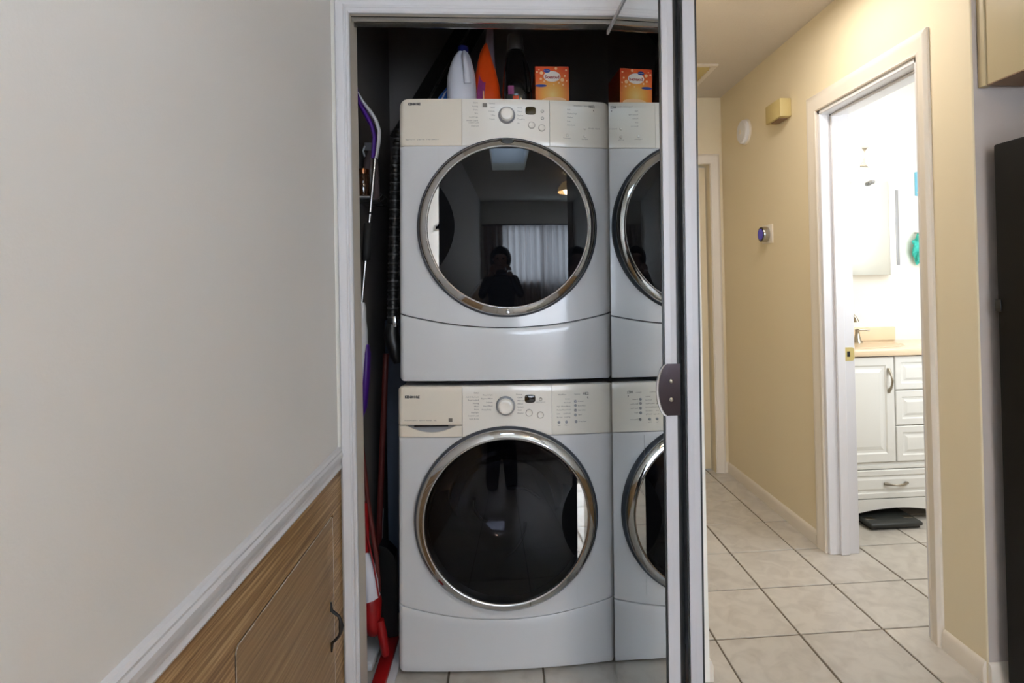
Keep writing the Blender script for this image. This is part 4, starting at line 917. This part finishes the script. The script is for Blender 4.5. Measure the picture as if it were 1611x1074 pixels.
# ------------------------------------------------------------------ the room behind, seen only as reflections
pe = thing('pendant_light', 'hanging lamp with warm glass shade, mirrored in dryer glass', 'lamp', (.90, -.65, HZ))
MB().lathe([(.06, 0), (.055, -.02), (.01, -.03)], (.90, -.65, HZ), 'z', 24, cap0=True).build('canopy', m_brass, pe)
MB().tube([(.90, -.65, HZ-.02), (.90, -.65, 2.27)], .006, 8).build('rod', m_brass, pe)
MB().lathe([(.03, .10), (.09, .07), (.14, .0), (.15, -.06)], (.90, -.65, 2.19), 'z', 32).build('glass_shade', M('amber_shade', (1, .72, .38), .4, var=None, emit=3), pe, 60)
cu = thing('curtain', 'brown pleated curtain across the rear window, mirrored in the dryer', 'curtain', (.9, -2.5, .1))
m_curtain = curtain_material()
for x0, x1 in ((-.42, .756), (.744, 1.92)):
    MB().grid(lambda a, b: (a, (-2.50 if x0 < 0 else -2.41)+.03*math.sin(a*42)+.012*math.sin(a*97+b), b), lin(x0, x1, 120), lin(.12, 1.86, 6)).build('curtain_panel', m_curtain, cu, 80)
MB().tube([(-.46, -2.5, 1.88), (1.96, -2.5, 1.88)], .014, 10).build('rod', m_black, cu)

# the photographer, kneeling; seen only mirrored in the dryer door
m_lip = M('lip', srgb(150, 92, 82), .5, var=None)
def person():
    root = thing('person', 'person in dark hooded top kneeling with raised arms, mirrored in dryer glass', 'person', (-.04, -.38, 0))
    J = {}; ed = []; rad = []; vs = []
    def v(n, p, r): J[n] = len(vs); vs.append((p[0]-.04, p[1]-.22, p[2])); rad.append(r)
    v('pelvis', (0, -.16, .52), .135); v('waist', (0, -.15, .68), .125); v('chest', (0, -.12, .88), .145); v('neckbase', (0, -.06, 1.03), .075); v('neck', (0, -.03, 1.10), .055); v('jaw', (0, -.01, 1.17), .070); v('head', (0, -.015, 1.24), .088); v('crown', (0, -.02, 1.305), .070)
    ch = [('pelvis', 'waist'), ('waist', 'chest'), ('chest', 'neckbase'), ('neckbase', 'neck'), ('neck', 'jaw'), ('jaw', 'head'), ('head', 'crown')]
    for s_, q in (('l', -1), ('r', 1)):
        v('sh'+s_, (.17*q, -.10, .98), .068); v('el'+s_, (.23*q, .02, .80), .048); v('wr'+s_, (.115*q, .115, 1.05), .032); v('pa'+s_, (.092*q, .13, 1.11), .030)
        v('hip'+s_, (.09*q, -.15, .46), .100); v('kn'+s_, (.11*q, -.02, .075), .070); v('sn'+s_, (.11*q, -.24, .060), .058); v('an'+s_, (.11*q, -.42, .050), .042); v('to'+s_, (.11*q, -.54, .030), .030)
        ch += [('chest', 'sh'+s_), ('sh'+s_, 'el'+s_), ('el'+s_, 'wr'+s_), ('wr'+s_, 'pa'+s_), ('pelvis', 'hip'+s_), ('hip'+s_, 'kn'+s_), ('kn'+s_, 'sn'+s_), ('sn'+s_, 'an'+s_), ('an'+s_, 'to'+s_)]
    me = bpy.data.meshes.new('skeleton'); me.from_pydata(vs, [(J[a], J[b]) for a, b in ch], [])
    o = bpy.data.objects.new('skeleton', me); COL.objects.link(o)
    m = o.modifiers.new('skin', 'SKIN'); m.use_smooth_shade = True
    for i, sv in enumerate(me.skin_vertices[0].data): sv.radius = (rad[i], rad[i]); sv.use_root = (i == 0)
    o.modifiers.new('sub', 'SUBSURF').levels = 2
    bpy.context.view_layer.update()
    ev = bpy.data.meshes.new_from_object(o.evaluated_get(bpy.context.evaluated_depsgraph_get()))
    mb = MB().add([tuple(p.co) for p in ev.vertices], [tuple(p.vertices) for p in ev.polygons])
    bpy.data.objects.remove(o)
    for q in (-1, 1):
        px, py, pz = -.04+.092*q, -.09, 1.11
        for k, (dx, ln) in enumerate(((-.020, .066), (-.007, .074), (.007, .070), (.020, .056))):
            b0 = Vector((px+dx, py, pz+.01)); mb.tube([b0, b0+Vector((-.004*q, .006, ln*.45)), b0+Vector((-.014*q, .012, ln*.75)), b0+Vector((-.028*q, .012, ln*.92))], [.0095, .009, .008, .006], 8)
        b0 = Vector((px-.020*q, py, pz-.005)); mb.tube([b0, b0+Vector((-.022*q, .008, .018)), b0+Vector((-.034*q, .014, .038))], [.011, .010, .007], 8)
    hx_, hy_, hz_ = -.04, -.235, 1.235
    mb.lathe([(.012, 0), (.010, .012), (.006, .018), (0, .020)], (hx_, hy_+.088, hz_-.022), 'y', 12)
    body = mb.build('body', m_hood, root, 60)
    body.data.materials.append(m_skin)
    for p in body.data.polygons:
        c = p.center + OFF[root.name]
        if (c.z > 1.13 and abs(c.x+.04) < .11 and c.y > -.33) or (c.z > 1.06 and c.y > -.16): p.material_index = 1
    for q in (-1, 1):
        MB().lathe([(0, .006), (.008, .004), (.012, -.002)], (hx_+.032*q, hy_+.082, hz_+.012), 'y', 14).build('eye', m_badge, root)
        MB().lathe([(0, .01), (.014, .006), (.02, -.004)], (hx_+.088*q, hy_-.01, hz_), 'x', 14, sx=.6).build('ear', m_skin, root)
    MB().lathe([(0, .004), (.018, .002), (.024, -.004)], (hx_, hy_+.080, hz_-.062), 'y', 16, sy=.25).build('mouth', m_lip, root)
    def hood(a, b):
        ph = lin(-2.35, 2.35, 2)[0]+a*4.7; th_ = b
        return (hx_+.125*math.sin(ph)*math.sin(th_), hy_-.015-.135*math.cos(ph)*math.sin(th_), hz_+.005+.150*math.cos(th_))
    MB().grid(hood, lin(0, 1, 24), lin(.05, 2.3, 16)).build('hood', m_hood, root, 80)
person()

cl = thing('added_hall_fixture', 'added flush lamp base on the ceiling at the hallway mouth, out of view', 'lamp', (1.0, 2.08, HZ))  # fixture added to go with the hall fill, unseen
MB().lathe([(.15, 0), (.15, -.018), (.14, -.022)], (1.0, 2.08, HZ), 'z', 32, cap0=True).build('base', m_nickel, cl)
